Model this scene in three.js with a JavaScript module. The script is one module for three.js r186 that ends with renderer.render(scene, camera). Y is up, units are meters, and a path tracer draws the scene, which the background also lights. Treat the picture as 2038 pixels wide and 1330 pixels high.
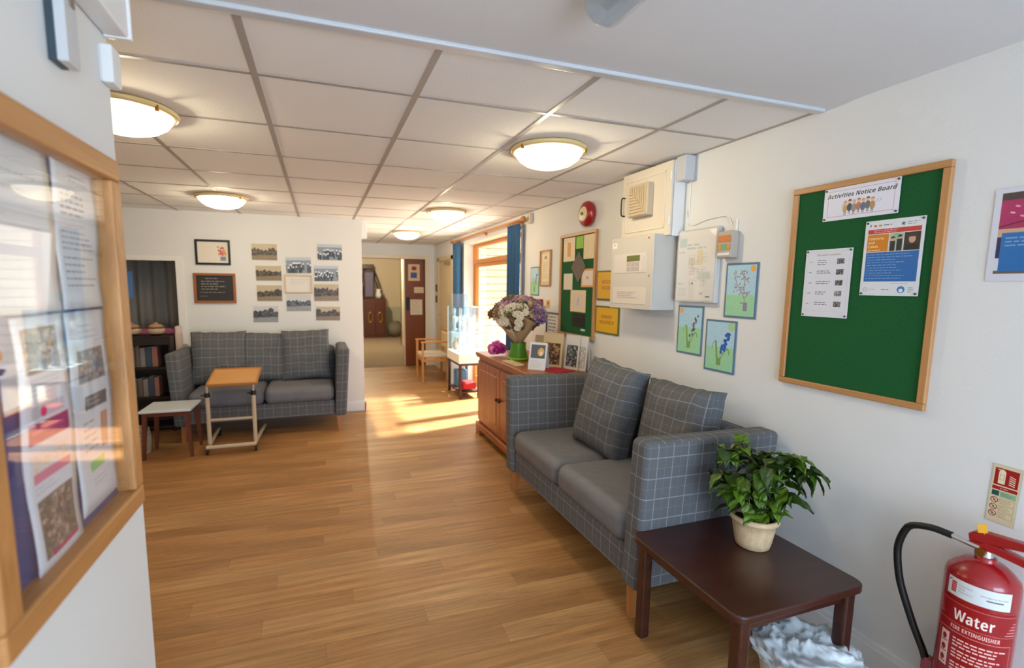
import * as THREE from 'three';
import { RoundedBoxGeometry } from 'three/addons/geometries/RoundedBoxGeometry.js';
import { mergeGeometries } from 'three/addons/utils/BufferGeometryUtils.js';
import { ImprovedNoise } from 'three/addons/math/ImprovedNoise.js';
import { RectAreaLightUniformsLib } from 'three/addons/lights/RectAreaLightUniformsLib.js';

// ------------------------------------------------------------------ camera, light, exposure
const scene = new THREE.Scene();
const CAM_Y = 1.537, CEIL = 2.309, XR = 2.085, XL = -0.45, ZC = -1.397, ZF = -5.966, ZE = -9.1, ZB = 2.4;
const camera = new THREE.PerspectiveCamera(2 * Math.atan(665 / 952.7) * 180 / Math.PI, 2038 / 1330, 0.05, 100);
camera.position.set(0, CAM_Y, 0);
camera.rotation.order = 'YXZ';
camera.rotation.set(-0.119, -0.3289, 0.0091);
camera.setViewOffset(2038, 1330, 55.3, -19, 2038, 1330);
camera.focus = 2.2; camera.userData.fStop = 1.9;
scene.background = new THREE.Color().setRGB(1.15, 1.22, 1.3);
const sun = new THREE.DirectionalLight(new THREE.Color().setRGB(1, 0.95, 0.88), 32);
sun.position.set(2.2 + 6 * 0.62, 6 * 0.78, -5.9 - 0.75); sun.target.position.set(2.2, 0, -5.9);
sun.castShadow = true; sun.shadow.radius = 9; sun.shadow.mapSize.set(2048, 2048);
Object.assign(sun.shadow.camera, { left: -8, right: 8, top: 8, bottom: -8, near: 0.1, far: 20 });
scene.add(sun, sun.target);
RectAreaLightUniformsLib.init();
// daylight entering by the glazed entrance behind the camera and by the french window
const entranceLight = new THREE.RectAreaLight(new THREE.Color().setRGB(0.56, 0.76, 1.0), 10.4, 1.9, 1.9);
entranceLight.position.set(0.85, 1.1, ZB - 0.06); entranceLight.lookAt(0.85, 1.1, -5); scene.add(entranceLight);
const windowLight = new THREE.RectAreaLight(new THREE.Color().setRGB(1.0, 0.96, 0.9), 1.9, 1.9, 1.9);
windowLight.position.set(2.17, 1.15, -5.95); windowLight.lookAt(0, 0.9, -5.95); scene.add(windowLight);
const LAMP_COLOR = new THREE.Color().setRGB(1.0, 0.85, 0.57), LAMP_POWER = 0.95, LAMP_DOWN = 20;
const renderer = new THREE.WebGLRenderer({ antialias: true });
renderer.toneMapping = THREE.LinearToneMapping;
renderer.toneMappingExposure = 1.0;
renderer.shadowMap.enabled = true;

// ------------------------------------------------------------------ helpers
const PI = Math.PI;
function rng(a) { return () => { a |= 0; a = a + 0x6D2B79F5 | 0; let t = Math.imul(a ^ a >>> 15, 1 | a); t = t + Math.imul(t ^ t >>> 7, 61 | t) ^ t; return ((t ^ t >>> 14) >>> 0) / 4294967296; }; }
const noise = new ImprovedNoise(), N3 = (x, y, z) => noise.noise(x, y, z);
const taken = new Map();
function uniq(n) { const k = taken.get(n) ?? 0; taken.set(n, k + 1); return k ? `${n}_${String(k).padStart(3, '0')}` : n; }
function lit(o) { o.traverse((m) => { if (m.isMesh) { m.castShadow = true; m.receiveShadow = true; } }); return o; }
function thing(name, label, category, pos = [0, 0, 0], turn = 0, group) {
  const g = new THREE.Group(); g.name = uniq(name); g.position.set(...pos); g.rotation.y = turn;
  g.userData = { label, category }; if (group) g.userData.group = group; scene.add(g); return g;
}
function part(parent, name, geo, mat, label) {
  const m = new THREE.Mesh(Array.isArray(geo) ? join(geo) : geo, mat); m.name = name; if (label) m.userData.label = label;
  m.castShadow = m.receiveShadow = true; parent.add(m); return m;
}
function single(name, label, category, geo, mat, pos, turn = 0, group) {
  const m = new THREE.Mesh(Array.isArray(geo) ? join(geo) : geo, mat); m.name = uniq(name); m.userData = { label, category }; if (group) m.userData.group = group;
  m.position.set(...pos); m.rotation.y = turn; m.castShadow = m.receiveShadow = true; scene.add(m); return m;
}
function struct(name, geo, mat) {
  const m = geo ? new THREE.Mesh(Array.isArray(geo) ? join(geo) : geo, mat) : new THREE.Group(); m.name = uniq(name); m.userData = { kind: 'structure' };
  m.castShadow = m.receiveShadow = true; scene.add(m); return m;
}
function flat(g) { g = g.index ? g.toNonIndexed() : g; for (const k of Object.keys(g.attributes)) if (!['position', 'normal', 'uv'].includes(k)) g.deleteAttribute(k); return g; }
function join(list) { return mergeGeometries(list.map(flat)); }
// uv in metres, by the face each triangle looks from
function muv(g, s = 1, ou = 0, ov = 0) {
  g = flat(g); const p = g.attributes.position, uv = new Float32Array(p.count * 2), a = new THREE.Vector3(), b = new THREE.Vector3(), c = new THREE.Vector3();
  for (let i = 0; i < p.count; i += 3) {
    a.fromBufferAttribute(p, i); b.fromBufferAttribute(p, i + 1).sub(a); c.fromBufferAttribute(p, i + 2).sub(a); b.cross(c);
    const x = Math.abs(b.x), y = Math.abs(b.y), z = Math.abs(b.z);
    for (let k = 0; k < 3; k++) {
      const X = p.getX(i + k), Y = p.getY(i + k), Z = p.getZ(i + k);
      const [u, v] = x >= y && x >= z ? [Z, Y] : y >= z ? [X, Z] : [X, Y];
      uv[(i + k) * 2] = u * s + ou; uv[(i + k) * 2 + 1] = v * s + ov;
    }
  }
  g.setAttribute('uv', new THREE.BufferAttribute(uv, 2)); return g;
}
function smoothN(g) {
  const p = g.attributes.position, acc = new Map(), key = (i) => `${Math.round(p.getX(i) * 1e5)},${Math.round(p.getY(i) * 1e5)},${Math.round(p.getZ(i) * 1e5)}`;
  g.deleteAttribute('normal'); g.computeVertexNormals(); const n = g.attributes.normal;
  for (let i = 0; i < p.count; i++) { const k = key(i), v = acc.get(k) ?? new THREE.Vector3(); v.x += n.getX(i); v.y += n.getY(i); v.z += n.getZ(i); acc.set(k, v); }
  for (let i = 0; i < p.count; i++) { const v = acc.get(key(i)).clone().normalize(); n.setXYZ(i, v.x, v.y, v.z); }
  return g;
}
const box = (w, h, d, x = 0, y = 0, z = 0) => muv(new THREE.BoxGeometry(w, h, d).translate(x, y, z));
const rbox = (w, h, d, r, x = 0, y = 0, z = 0, seg = 2) => muv(new RoundedBoxGeometry(w, h, d, seg, Math.min(r, w / 2.02, h / 2.02, d / 2.02)).translate(x, y, z));
const span = (x0, x1, y0, y1, z0, z1) => box(Math.abs(x1 - x0), Math.abs(y1 - y0), Math.abs(z1 - z0), (x0 + x1) / 2, (y0 + y1) / 2, (z0 + z1) / 2);
const rspan = (x0, x1, y0, y1, z0, z1, r) => rbox(Math.abs(x1 - x0), Math.abs(y1 - y0), Math.abs(z1 - z0), r, (x0 + x1) / 2, (y0 + y1) / 2, (z0 + z1) / 2);
const cyl = (r0, r1, h, x = 0, y = 0, z = 0, n = 24) => new THREE.CylinderGeometry(r0, r1, h, n).translate(x, y, z);
const lathe = (pts, n = 40) => new THREE.LatheGeometry(pts.map(([x, y]) => new THREE.Vector2(x, y)), n);
const tube = (pts, r, seg = 24, rs = 10, closed = false) => new THREE.TubeGeometry(new THREE.CatmullRomCurve3(pts.map((q) => new THREE.Vector3(...q)), closed, 'catmullrom', 0.4), seg, r, rs, closed);
function rod(a, b, r, n = 12) { const A = new THREE.Vector3(...a), B = new THREE.Vector3(...b), d = B.clone().sub(A); const g = new THREE.CylinderGeometry(r, r, d.length(), n); g.applyQuaternion(new THREE.Quaternion().setFromUnitVectors(new THREE.Vector3(0, 1, 0), d.normalize())); const m = A.add(B).multiplyScalar(0.5); return g.translate(m.x, m.y, m.z); }
function taper(a, b, s0, s1) { // square leg from a (top) to b (bottom)
  const g = new THREE.CylinderGeometry(s0 * 0.7071, s1 * 0.7071, a[1] - b[1], 4, 1).rotateY(PI / 4), p = g.attributes.position;
  for (let i = 0; i < p.count; i++) { const t = p.getY(i) / (a[1] - b[1]) + 0.5; p.setX(i, p.getX(i) + b[0] + (a[0] - b[0]) * t); p.setZ(i, p.getZ(i) + b[2] + (a[2] - b[2]) * t); p.setY(i, b[1] + (a[1] - b[1]) * t); }
  const f = flat(g); f.deleteAttribute('normal'); f.computeVertexNormals(); return muv(f);
}
function deform(g, f) { const p = g.attributes.position, v = new THREE.Vector3(); for (let i = 0; i < p.count; i++) { v.fromBufferAttribute(p, i); f(v); p.setXYZ(i, v.x, v.y, v.z); } return smoothN(g); }
// a filled cushion: pinched edges, bulging faces, creases; uv in metres of the flat cover
function cushion(w, h, d, { seed = 1, edge = 0.42, crease = 0.006, pinch = 0.035, sag = 0 } = {}) {
  const g = muv(new THREE.BoxGeometry(w, h, d, 20, 20, 6));
  return deform(g, (v) => {
    const u = v.x / (w / 2), q = v.y / (h / 2), t = v.z / (d / 2);
    const f = Math.sqrt(Math.max(0, (1 - Math.abs(u) ** 3.2) * (1 - Math.abs(q) ** 3.2)));
    const cr = crease * (N3(u * 2.3 + seed * 7, q * 2.3, t * 0.7) + 0.6 * N3(u * 5 + seed * 3, q * 4.1, 5 + t));
    v.z = t * d / 2 * (edge + (1 - edge) * f) + cr * f * (t > 0 ? 1 : 0.6);
    v.x *= 1 - pinch * (1 - q * q); v.y *= 1 - pinch * (1 - u * u);
    v.y -= sag * (1 - Math.abs(u)) * (q > 0 ? q : 0) - cr * 0.7; v.x += cr * 0.6;
  });
}
function frame(w, h, fw, d, mat, parent, z = 0, name = 'frame_rail') { // four mitre-like rails
  for (const s of [-1, 1]) { part(parent, name, rbox(w, fw, d, 0.003, 0, s * (h - fw) / 2, z + d / 2), mat); part(parent, name, rbox(fw, h - 2 * fw, d, 0.003, s * (w - fw) / 2, 0, z + d / 2), mat); }
}
const std = (color, roughness = 0.6, extra = {}) => new THREE.MeshStandardMaterial({ color, roughness, ...extra });
const phys = (color, roughness = 0.5, extra = {}) => new THREE.MeshPhysicalMaterial({ color, roughness, ...extra });
function canvasTex(w, h, draw) { const c = document.createElement('canvas'); c.width = w; c.height = h; draw(c.getContext('2d'), w, h); const t = new THREE.CanvasTexture(c); t.colorSpace = THREE.SRGBColorSpace; t.magFilter = THREE.LinearFilter; t.anisotropy = 8; return t; }
function dataTex(w, h, f, srgb = true) {
  const d = new Uint8Array(w * h * 4); for (let y = 0; y < h; y++) for (let x = 0; x < w; x++) { const c = f(x / w, y / h), i = (y * w + x) * 4; d[i] = Math.max(0, Math.min(255, c[0])); d[i + 1] = Math.max(0, Math.min(255, c[1])); d[i + 2] = Math.max(0, Math.min(255, c[2])); d[i + 3] = 255; }
  const t = new THREE.DataTexture(d, w, h); t.magFilter = THREE.LinearFilter; t.minFilter = THREE.LinearMipmapLinearFilter; t.generateMipmaps = true; t.wrapS = t.wrapT = THREE.RepeatWrapping; if (srgb) t.colorSpace = THREE.SRGBColorSpace; t.needsUpdate = true; return t;
}
// grain along u; repeats every 1 unit of texture
function woodTex(base, amp, su, sv, seed, w = 512, h = 512) {
  const per = (u, v, k) => { const a = N3(u * su * k, v * sv * k, seed), b = N3((u - 1) * su * k, v * sv * k, seed), t = u; return a * (1 - t) + b * t; };
  return dataTex(w, h, (u, v) => { const vv = Math.abs(v * 2 - 1); const g = per(u, vv + 0.15 * per(u, vv, 0.5), 1) * 0.6 + per(u, vv, 3.1) * 0.35 + per(u, vv, 9) * 0.22; return [base[0] + amp * g, base[1] + amp * g * 0.86, base[2] + amp * g * 0.66]; });
}
const rep = (t, u, v) => { const c = t.clone(); c.repeat.set(u, v); c.needsUpdate = true; return c; };

// ------------------------------------------------------------------ materials
const bumpFine = dataTex(256, 256, (u, v) => { const n = 128 + 70 * N3(u * 40, v * 40, 1) + 50 * N3(u * 90, v * 90, 4); return [n, n, n]; }, false);
const M = {};
M.wall = std('#e2e1de', 0.75, { bumpMap: rep(bumpFine, 2, 2), bumpScale: 0.0006 });
M.plaster = std('#e0e0e0', 0.8, { bumpMap: rep(bumpFine, 2, 2), bumpScale: 0.0005 });
M.tile = std('#f0eeeb', 0.9, { bumpMap: rep(bumpFine, 3, 3), bumpScale: 0.0012 });
M.bar = std('#a8a099', 0.5);
M.gloss = std('#eceae6', 0.35);
M.white = std('#e8e8e6', 0.45);
M.trimMetal = std('#c9cbce', 0.3);
M.dark = std('#141210', 0.6);
M.black = std('#0c0c0d', 0.45);
const oakT = woodTex([184, 128, 72], 42, 2, 26, 3);
M.oak = std('#ffffff', 0.45, { map: rep(oakT, 1.2, 4) });
M.oakV = std('#ffffff', 0.45, { map: (() => { const t = rep(oakT, 4, 1.2); t.rotation = PI / 2; return t; })() });
const frameT = woodTex([186, 134, 82], 30, 2, 30, 8);
M.frameWood = std('#ffffff', 0.42, { map: rep(frameT, 1.5, 5) });
M.frameWoodV = std('#ffffff', 0.42, { map: (() => { const t = rep(frameT, 1.5, 5); t.rotation = PI / 2; return t; })() });
const darkT = woodTex([60, 26, 16], 22, 2, 20, 12);
M.darkWood = phys('#ffffff', 0.32, { map: rep(darkT, 1.2, 3), clearcoat: 0.25, clearcoatRoughness: 0.3 });
const sideT = woodTex([158, 86, 40], 60, 2, 16, 21);
M.sideWood = std('#ffffff', 0.4, { map: rep(sideT, 1.0, 2.5) });
M.sideWoodV = std('#ffffff', 0.4, { map: (() => { const t = rep(sideT, 1, 2.5); t.rotation = PI / 2; return t; })() });
M.orangeWood = std('#c88a48', 0.45);
M.windowWood = std('#b8762f', 0.45);
M.legWood = std('#b3743f', 0.45);
M.glass = phys('#ffffff', 0.02, { transmission: 1, thickness: 0, ior: 1.45 });
M.acrylic = phys('#f4fbff', 0.03, { transmission: 1, thickness: 0, ior: 1.45 });
M.chrome = std('#c8c8c8', 0.2, { metalness: 1 });
M.brass = std('#b58a48', 0.3, { metalness: 1 });
M.red = phys('#980a13', 0.25, { clearcoat: 0.6, clearcoatRoughness: 0.1 });
// checked wool: grey weave, pale window-pane lines
const CW = 0.08, CH = 0.095;
const checkT = (() => dataTex(512, 512, (u, v) => {
  const cu = u * 2 % 1, cv = v * 2 % 1; // two checks each way
  const weave = 9 * Math.sin(u * 2 * PI * 128) * Math.sin(v * 2 * PI * 128) + 10 * N3(u * 200, v * 60, 2) + 10 * N3(u * 60, v * 200, 7);
  const band = (c, w) => { const d = Math.min(c, 1 - c); return Math.max(0, 1 - (d / w) ** 2); };
  const mid = (c, w) => { const d = Math.abs(c - 0.5); return Math.max(0, 1 - (d / w) ** 2); };
  const L = Math.max(band(cu, 0.035), band(cv, 0.035)), m = Math.max(mid(cu, 0.03), mid(cv, 0.03)) * 0.16;
  const k = Math.min(1, L * 0.58 + m);
  return [96 + weave + k * 72, 96 + weave + k * 78, 97 + weave + k * 84];
}))();
M.check = std('#ffffff', 0.9, { map: rep(checkT, 1 / (2 * CW), 1 / (2 * CH)), bumpMap: rep(bumpFine, 8, 8), bumpScale: 0.0004 });
const seatT = dataTex(256, 256, (u, v) => { const n = 8 * N3(u * 90, v * 90, 1) + 6 * N3(u * 6, v * 6, 3); return [113 + n, 113 + n, 117 + n]; });
M.seat = std('#ffffff', 0.62, { map: rep(seatT, 3, 3), bumpMap: rep(bumpFine, 6, 6), bumpScale: 0.0003 });
const curtT = dataTex(128, 128, (u, v) => { const n = 10 * N3(u * 50, v * 50, 1); return [52 + n, 98 + n, 140 + n]; });
M.curtain = phys('#ffffff', 0.85, { map: rep(curtT, 4, 4), transmission: 0.08, thickness: 0 });

// ------------------------------------------------------------------ floor
const plankT = (() => { // 2 m x 0.6 m of vinyl oak
  const per = (u, v, a, b, s) => N3(u * a, v * b, s) * (1 - u) + N3((u - 1) * a, v * b, s) * u;
  return dataTex(1024, 512, (u, v) => {
    const vv = Math.abs(v * 2 - 1), w = 0.12 * per(u, vv, 4, 4, 9);
    const g = 0.55 * per(u, vv + w, 5, 22, 1) + 0.4 * per(u, vv + w, 12, 60, 5) + 0.3 * per(u, vv, 40, 150, 8) + 0.5 * per(u, vv, 2.5, 3, 14);
    return [170 + 50 * g, 126 + 44 * g, 77 + 36 * g];
  });
})();
const plankMats = ['#ffffff', '#f6eee6', '#efe6da', '#fcf4ea', '#e9dfd2', '#f6ebdc', '#f0eae0'].map((c) => std(c, 0.46, { map: rep(plankT, 0.5, 1 / 0.6), bumpMap: rep(bumpFine, 3, 12), bumpScale: 0.00012 }));
{
  const floor = struct('floor');
  const slab = part(floor, 'subfloor', span(-3.2, XR + 0.3, -0.2, -0.006, ZB + 0.2, ZE - 0.05), plankMats[1]);
  const R = rng(11), W = 0.12, L = 1.22, geos = [];
  const cache = new Map();
  const plankGeo = (w, off) => { const k = `${w.toFixed(3)}_${off}`; if (!cache.has(k)) cache.set(k, muv(new THREE.BoxGeometry(w - 0.0008, 0.006, W - 0.0008).translate(0, -0.003, 0), 1, off * 0.37, off * 0.121)); return cache.get(k); };
  let row = 0;
  for (let z = -0.45; z > ZE; z -= W, row++) {
    const z0 = z, z1 = Math.max(ZE, z - W); if (z0 - z1 < 0.05) continue;
    const zc = z - W / 2, xmin = zc > ZC ? XL : zc > ZF ? -2.1 : 0.48, xmax = XR;
    const first = -3 + ((row * 0.37) % 1) * L + (R() - 0.5) * 0.1;
    for (let x = first; x < xmax; x += L) {
      const a = Math.max(x, xmin), b = Math.min(x + L, xmax); if (b - a < 0.04) continue;
      const full = b - a > L - 1e-6, m = new THREE.Mesh(plankGeo(b - a, full ? Math.floor(R() * 9) : Math.floor(R() * 4)), plankMats[Math.floor(R() * plankMats.length)]);
      m.name = 'plank'; m.position.set((a + b) / 2, 0, zc); m.castShadow = false; m.receiveShadow = true; floor.add(m);
    }
  }
}
const carpetT = dataTex(256, 256, (u, v) => { const n = 26 * N3(u * 80, v * 80, 1) + 14 * N3(u * 14, v * 14, 3); return [150 + n, 132 + n, 112 + n]; });
struct('floor_carpet', span(-1.5, 3.2, -0.2, 0.002, ZE - 0.05, -15.2), std('#ffffff', 0.95, { map: rep(carpetT, 2, 2) }));

// ------------------------------------------------------------------ walls
const WZ0 = -4.86, WZ1 = -7.06, WTOP = 2.17; // french window opening
struct('wall_right', [span(XR, XR + 0.25, -0.2, CEIL + 0.3, ZB + 0.2, WZ0), span(XR, XR + 0.25, WTOP, CEIL + 0.3, WZ0, WZ1), span(XR, XR + 0.25, -0.2, CEIL + 0.3, WZ1, ZE - 0.15), span(XR, XR + 0.25, -0.2, 0.01, WZ0, WZ1)], M.wall);
struct('wall_left', span(XL - 0.14, XL, -0.2, CEIL + 0.3, ZB + 0.2, ZC), M.wall);
struct('wall_alcove', [span(-3.2, XL - 0.14, -0.2, CEIL + 0.3, ZC + 0.16, ZC + 0.02), span(-3.2, -3.05, -0.2, CEIL + 0.3, ZC, ZF - 0.1)], M.wall);
const HX0 = -2.02, HX1 = -1.455, HY0 = 0.95, HY1 = 1.777; // hatch in far wall
struct('wall_far', [span(-3.2, HX0, -0.2, CEIL + 0.3, ZF, ZF - 0.12), span(HX1, 0.48, -0.2, CEIL + 0.3, ZF, ZF - 0.12), span(HX0, HX1, -0.2, HY0, ZF, ZF - 0.12), span(HX0, HX1, HY1, CEIL + 0.3, ZF, ZF - 0.12)], M.wall);
struct('wall_corridor', span(0.36, 0.48, -0.2, CEIL + 0.3, ZF - 0.12, ZE - 0.15), M.wall);
const DX0 = 0.66, DX1 = 1.90, DTOP = 2.035;
struct('wall_end', [span(0.36, DX0, -0.2, CEIL + 0.3, ZE, ZE - 0.15), span(DX1, XR + 0.1, -0.2, CEIL + 0.3, ZE, ZE - 0.15), span(DX0, DX1, DTOP, CEIL + 0.3, ZE, ZE - 0.15)], M.wall);
const EX0 = -0.15, EX1 = 1.85; // glazed entrance behind the camera
struct('wall_back', [span(XL - 0.14, EX0, -0.2, CEIL + 0.3, ZB, ZB + 0.2), span(EX1, XR + 0.25, -0.2, CEIL + 0.3, ZB, ZB + 0.2), span(EX0, EX1, 2.1, CEIL + 0.3, ZB, ZB + 0.2)], M.wall);
{ const d = struct('door_1'); // the entrance: two glazed leaves
  for (const [a, b] of [[EX0, 0.85], [0.85, EX1]]) {
    part(d, 'stile', [span(a, a + 0.07, 0, 2.1, ZB + 0.05, ZB + 0.1), span(b - 0.07, b, 0, 2.1, ZB + 0.05, ZB + 0.1)], M.white);
    part(d, 'rail', [span(a + 0.07, b - 0.07, 0, 0.15, ZB + 0.05, ZB + 0.1), span(a + 0.07, b - 0.07, 2.02, 2.1, ZB + 0.05, ZB + 0.1)], M.white);
    part(d, 'pane', span(a + 0.07, b - 0.07, 0.15, 2.02, ZB + 0.072, ZB + 0.078), M.glass);
  }
}
// hatch: room behind, frame, glass
struct('wall_hatch_room', [span(-3.2, -3.1, 0.3, 2.4, ZF - 0.12, -7.6), span(-0.6, -0.5, 0.3, 2.4, ZF - 0.12, -7.6), span(-3.2, -0.5, 0.3, 2.4, -7.6, -7.7), span(-3.2, -0.5, 0.2, 0.3, ZF - 0.12, -7.7), span(-3.2, -0.5, 2.4, 2.5, ZF - 0.12, -7.7)], std('#b4b2ae', 0.8));
{ const w = struct('window_1');
  part(w, 'window_frame', [span(HX1, HX1 + 0.07, HY0 - 0.07, HY1 + 0.05, ZF + 0.02, ZF - 0.05), span(HX0 - 0.07, HX0, HY0 - 0.07, HY1 + 0.05, ZF + 0.02, ZF - 0.05), span(HX0, HX1, HY1, HY1 + 0.05, ZF + 0.02, ZF - 0.05), span(HX0, HX1, HY0 - 0.07, HY0, ZF + 0.03, ZF - 0.05)], M.gloss);
  part(w, 'pane', span(HX0, HX1, HY0, HY1, ZF - 0.06, ZF - 0.066), M.glass);
}
// room beyond the corridor doors
struct('wall_beyond', [span(1.97, 2.1, -0.2, 2.5, ZE - 0.15, -12.5), span(-1.5, 3.2, -0.2, 2.5, -15, -15.15), span(3.1, 3.2, -0.2, 2.5, -12.4, -15), span(-1.5, -1.4, -0.2, 2.5, ZE - 0.15, -15), span(-1.5, 0.4, -0.2, 2.5, ZE - 0.15, ZE - 0.2), span(1.97, 3.2, -0.2, 2.5, -12.4, -12.5)], std('#dccdb4', 0.7));
struct('trim_dado', span(-1.4, 3.1, 0, 0.88, -14.985, -15.01), std('#b9bda8', 0.7));
struct('ceiling_beyond', span(-1.5, 3.2, 2.5, 2.6, ZE - 0.1, -15.2), M.plaster);
// skirting
{ const sk = (g) => struct('baseboard', g, M.gloss);
  const prof = (a, b, axis, face) => axis === 'z' ? [span(face, face - 0.014, 0, 0.095, a, b), span(face, face - 0.009, 0.095, 0.118, a, b)] : [span(a, b, 0, 0.095, face, face + 0.014), span(a, b, 0.095, 0.118, face, face + 0.009)];
  const set = (n, g) => { const m = struct(n, g, M.gloss); return m; };
  set('baseboard_right', [...prof(ZB, WZ0 + 0.05, 'z', XR), ...prof(WZ1 - 0.05, -7.7, 'z', XR), ...prof(-8.75, ZE, 'z', XR)]);
  set('baseboard_far', prof(-3.05, 0.494, 'x', ZF));
  set('baseboard_corridor', [span(0.48, 0.494, 0, 0.095, ZF + 0.014, ZE), span(0.48, 0.489, 0.095, 0.118, ZF + 0.009, ZE)]);
  set('baseboard_left', [span(XL, XL + 0.014, 0, 0.095, ZB, ZC), span(XL, XL + 0.009, 0.095, 0.118, ZB, ZC)]);
}
// ------------------------------------------------------------------ ceiling
{
  const c = struct('ceiling');
  const ZT = -1.599;
  part(c, 'roof_deck', span(-3.3, XR + 0.3, CEIL + 0.2, CEIL + 0.35, ZB + 0.25, ZE - 0.2), M.plaster);
  part(c, 'plaster_panel', span(-3.2, XR, CEIL, CEIL + 0.05, ZB, ZT + 0.01), M.plaster);
  const x0 = -0.2678 * 0.7726, cols = [], rows = [];
  for (let x = x0 - 0.6 * 5; x < XR; x += 0.6) if (x > -3.1) cols.push(x);
  const xs = [-3.05, ...cols, XR], zs = [ZT]; for (let z = -2.047; z > ZE; z -= 0.6) zs.push(z); zs.push(ZE);
  for (let i = 0; i < xs.length - 1; i++) for (let j = 0; j < zs.length - 1; j++) {
    const zc = (zs[j] + zs[j + 1]) / 2; if (zc < ZF - 0.3 && xs[i + 1] < 0.4) continue;
    part(c, 'ceiling_tile', span(xs[i] + 0.002, xs[i + 1] - 0.002, CEIL + 0.0, CEIL + 0.02, zs[j] - 0.002, zs[j + 1] + 0.002), M.tile);
  }
  for (const x of cols) part(c, 'grid_bar', span(x - 0.012, x + 0.012, CEIL - 0.003, CEIL + 0.006, ZT, x > 0.4 ? ZE : ZF), M.bar);
  for (const z of zs.slice(1, -1)) part(c, 'grid_bar', span(z < ZF ? 0.48 : -3.05, XR, CEIL - 0.0025, CEIL + 0.0055, z - 0.010, z + 0.010), M.bar);
  part(c, 'grid_bar', span(XR - 0.02, XR, CEIL - 0.004, CEIL + 0.006, ZT, ZE), M.bar);
  const t = struct('trim_1', rspan(-3.05, XR, CEIL - 0.012, CEIL + 0.01, ZT - 0.02, ZT + 0.02, 0.006), M.trimMetal);
}

// ------------------------------------------------------------------ ceiling lamps
const lampGlow = std('#fff2dc', 0.4, { emissive: new THREE.Color().setRGB(1.0, 0.86, 0.62), emissiveIntensity: 2.2 });
const lampRim = std('#e8cc90', 0.3);
[[1.235, -2.53, 'round glass ceiling lamp nearest the white wall cabinet'], [-0.80, -2.62, 'large round ceiling lamp half hidden by the left wall'], [-0.80, -4.88, 'round ceiling lamp above the sofa with the wheeled table'], [1.26, -4.93, 'round ceiling lamp beside the blue curtains'], [1.21, -7.04, 'farthest round ceiling lamp, before the corridor doors']].forEach(([x, z, label]) => {
  const t = thing('ceiling_lamp', label, 'lamp', [x, CEIL, z], 0, 'round ceiling lamps');
  part(t, 'rim', lathe([[0.02, -0.001], [0.205, -0.001], [0.215, -0.012], [0.205, -0.026], [0.19, -0.026]], 48), lampRim);
  part(t, 'glass_shade', lathe([[0.192, -0.022], [0.185, -0.04], [0.165, -0.066], [0.13, -0.09], [0.08, -0.106], [0.03, -0.113], [0, -0.114]], 48), lampGlow);
  for (let k = 0; k < 3; k++) { const a = k * 2 * PI / 3 + 0.9; part(t, 'clip', rbox(0.014, 0.03, 0.014, 0.003, Math.sin(a) * 0.205, -0.024, Math.cos(a) * 0.205), M.brass); }
  const l = new THREE.PointLight(LAMP_COLOR, LAMP_POWER); l.position.set(0, -0.075, 0); l.castShadow = true; l.shadow.radius = 1.5; t.add(l);
  const d = new THREE.RectAreaLight(LAMP_COLOR, LAMP_DOWN, 0.26, 0.26); d.position.set(0, -0.04, 0); d.rotation.x = -PI / 2; t.add(d); // the wide face of the shade sends most of its light down
});

// ------------------------------------------------------------------ sofas (local: length along x, front at +z)
function makeSofa(name, label, category, pos, turn, group, cushions) {
  const t = thing(name, label, category, pos, turn, group), L = 1.6, D = 0.76, fr = D / 2, bk = -D / 2, AW = 0.12;
  part(t, 'base_frame', rbox(L - 2 * AW, 0.16, D - 0.05, 0.02, 0, 0.25, 0.0), M.check);
  for (const s of [-1, 1]) {
    const g = muv(new RoundedBoxGeometry(AW, 0.71, D, 4, 0.03));
    part(t, 'arm', deform(g, (v) => { const k = (v.y + 0.355) / 0.71; v.x += s * 0.045 * k * k; v.x *= 1; v.y += 0.015 * k * (v.z / D); }).translate(s * (L / 2 - AW / 2), 0.515, 0), M.check);
  }
  { const g = muv(new RoundedBoxGeometry(L - 2 * AW + 0.06, 0.66, 0.14, 4, 0.05)); part(t, 'back_frame', deform(g, (v) => { v.z -= 0.04 * (v.y + 0.33) / 0.66 - 0.04; }).translate(0, 0.51, bk + 0.075), M.check); }
  const sw = (L - 2 * AW) / 2;
  for (const s of [-1, 1]) {
    const w = sw - 0.004, d = 0.6, h = 0.165, g = muv(new RoundedBoxGeometry(w, h, d, 7, 0.062));
    part(t, 'seat_cushion', deform(g, (v) => {
      const u = v.x / (w / 2), f = v.z / (d / 2);
      if (v.y > 0) v.y += 0.018 * (1 - u * u) * (1 - f ** 4) + 0.004 * N3(u * 2 + s, f * 2, 1);
      v.z += f > 0 ? 0.012 * (1 - u * u) : 0;
    }).translate(s * sw / 2, 0.405, fr - d / 2 - 0.005), M.seat);
  }
  for (const sx of [-1, 1]) for (const sz of [-1, 1]) part(t, 'leg', taper([sx * (L / 2 - 0.08), 0.175, sz * (D / 2 - 0.06)], [sx * (L / 2 - 0.07), 0, sz * (D / 2 - 0.045)], 0.05, 0.034), M.legWood);
  for (const [x, y, z, w, h, d, rx, ry, rz, sd] of cushions) { const m = part(t, 'back_cushion', cushion(w, h, d, { seed: sd, crease: 0.016, edge: 0.36 }), M.check); m.position.set(x, y, z); m.rotation.set(rx, ry, rz); }
  return t;
}
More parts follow.
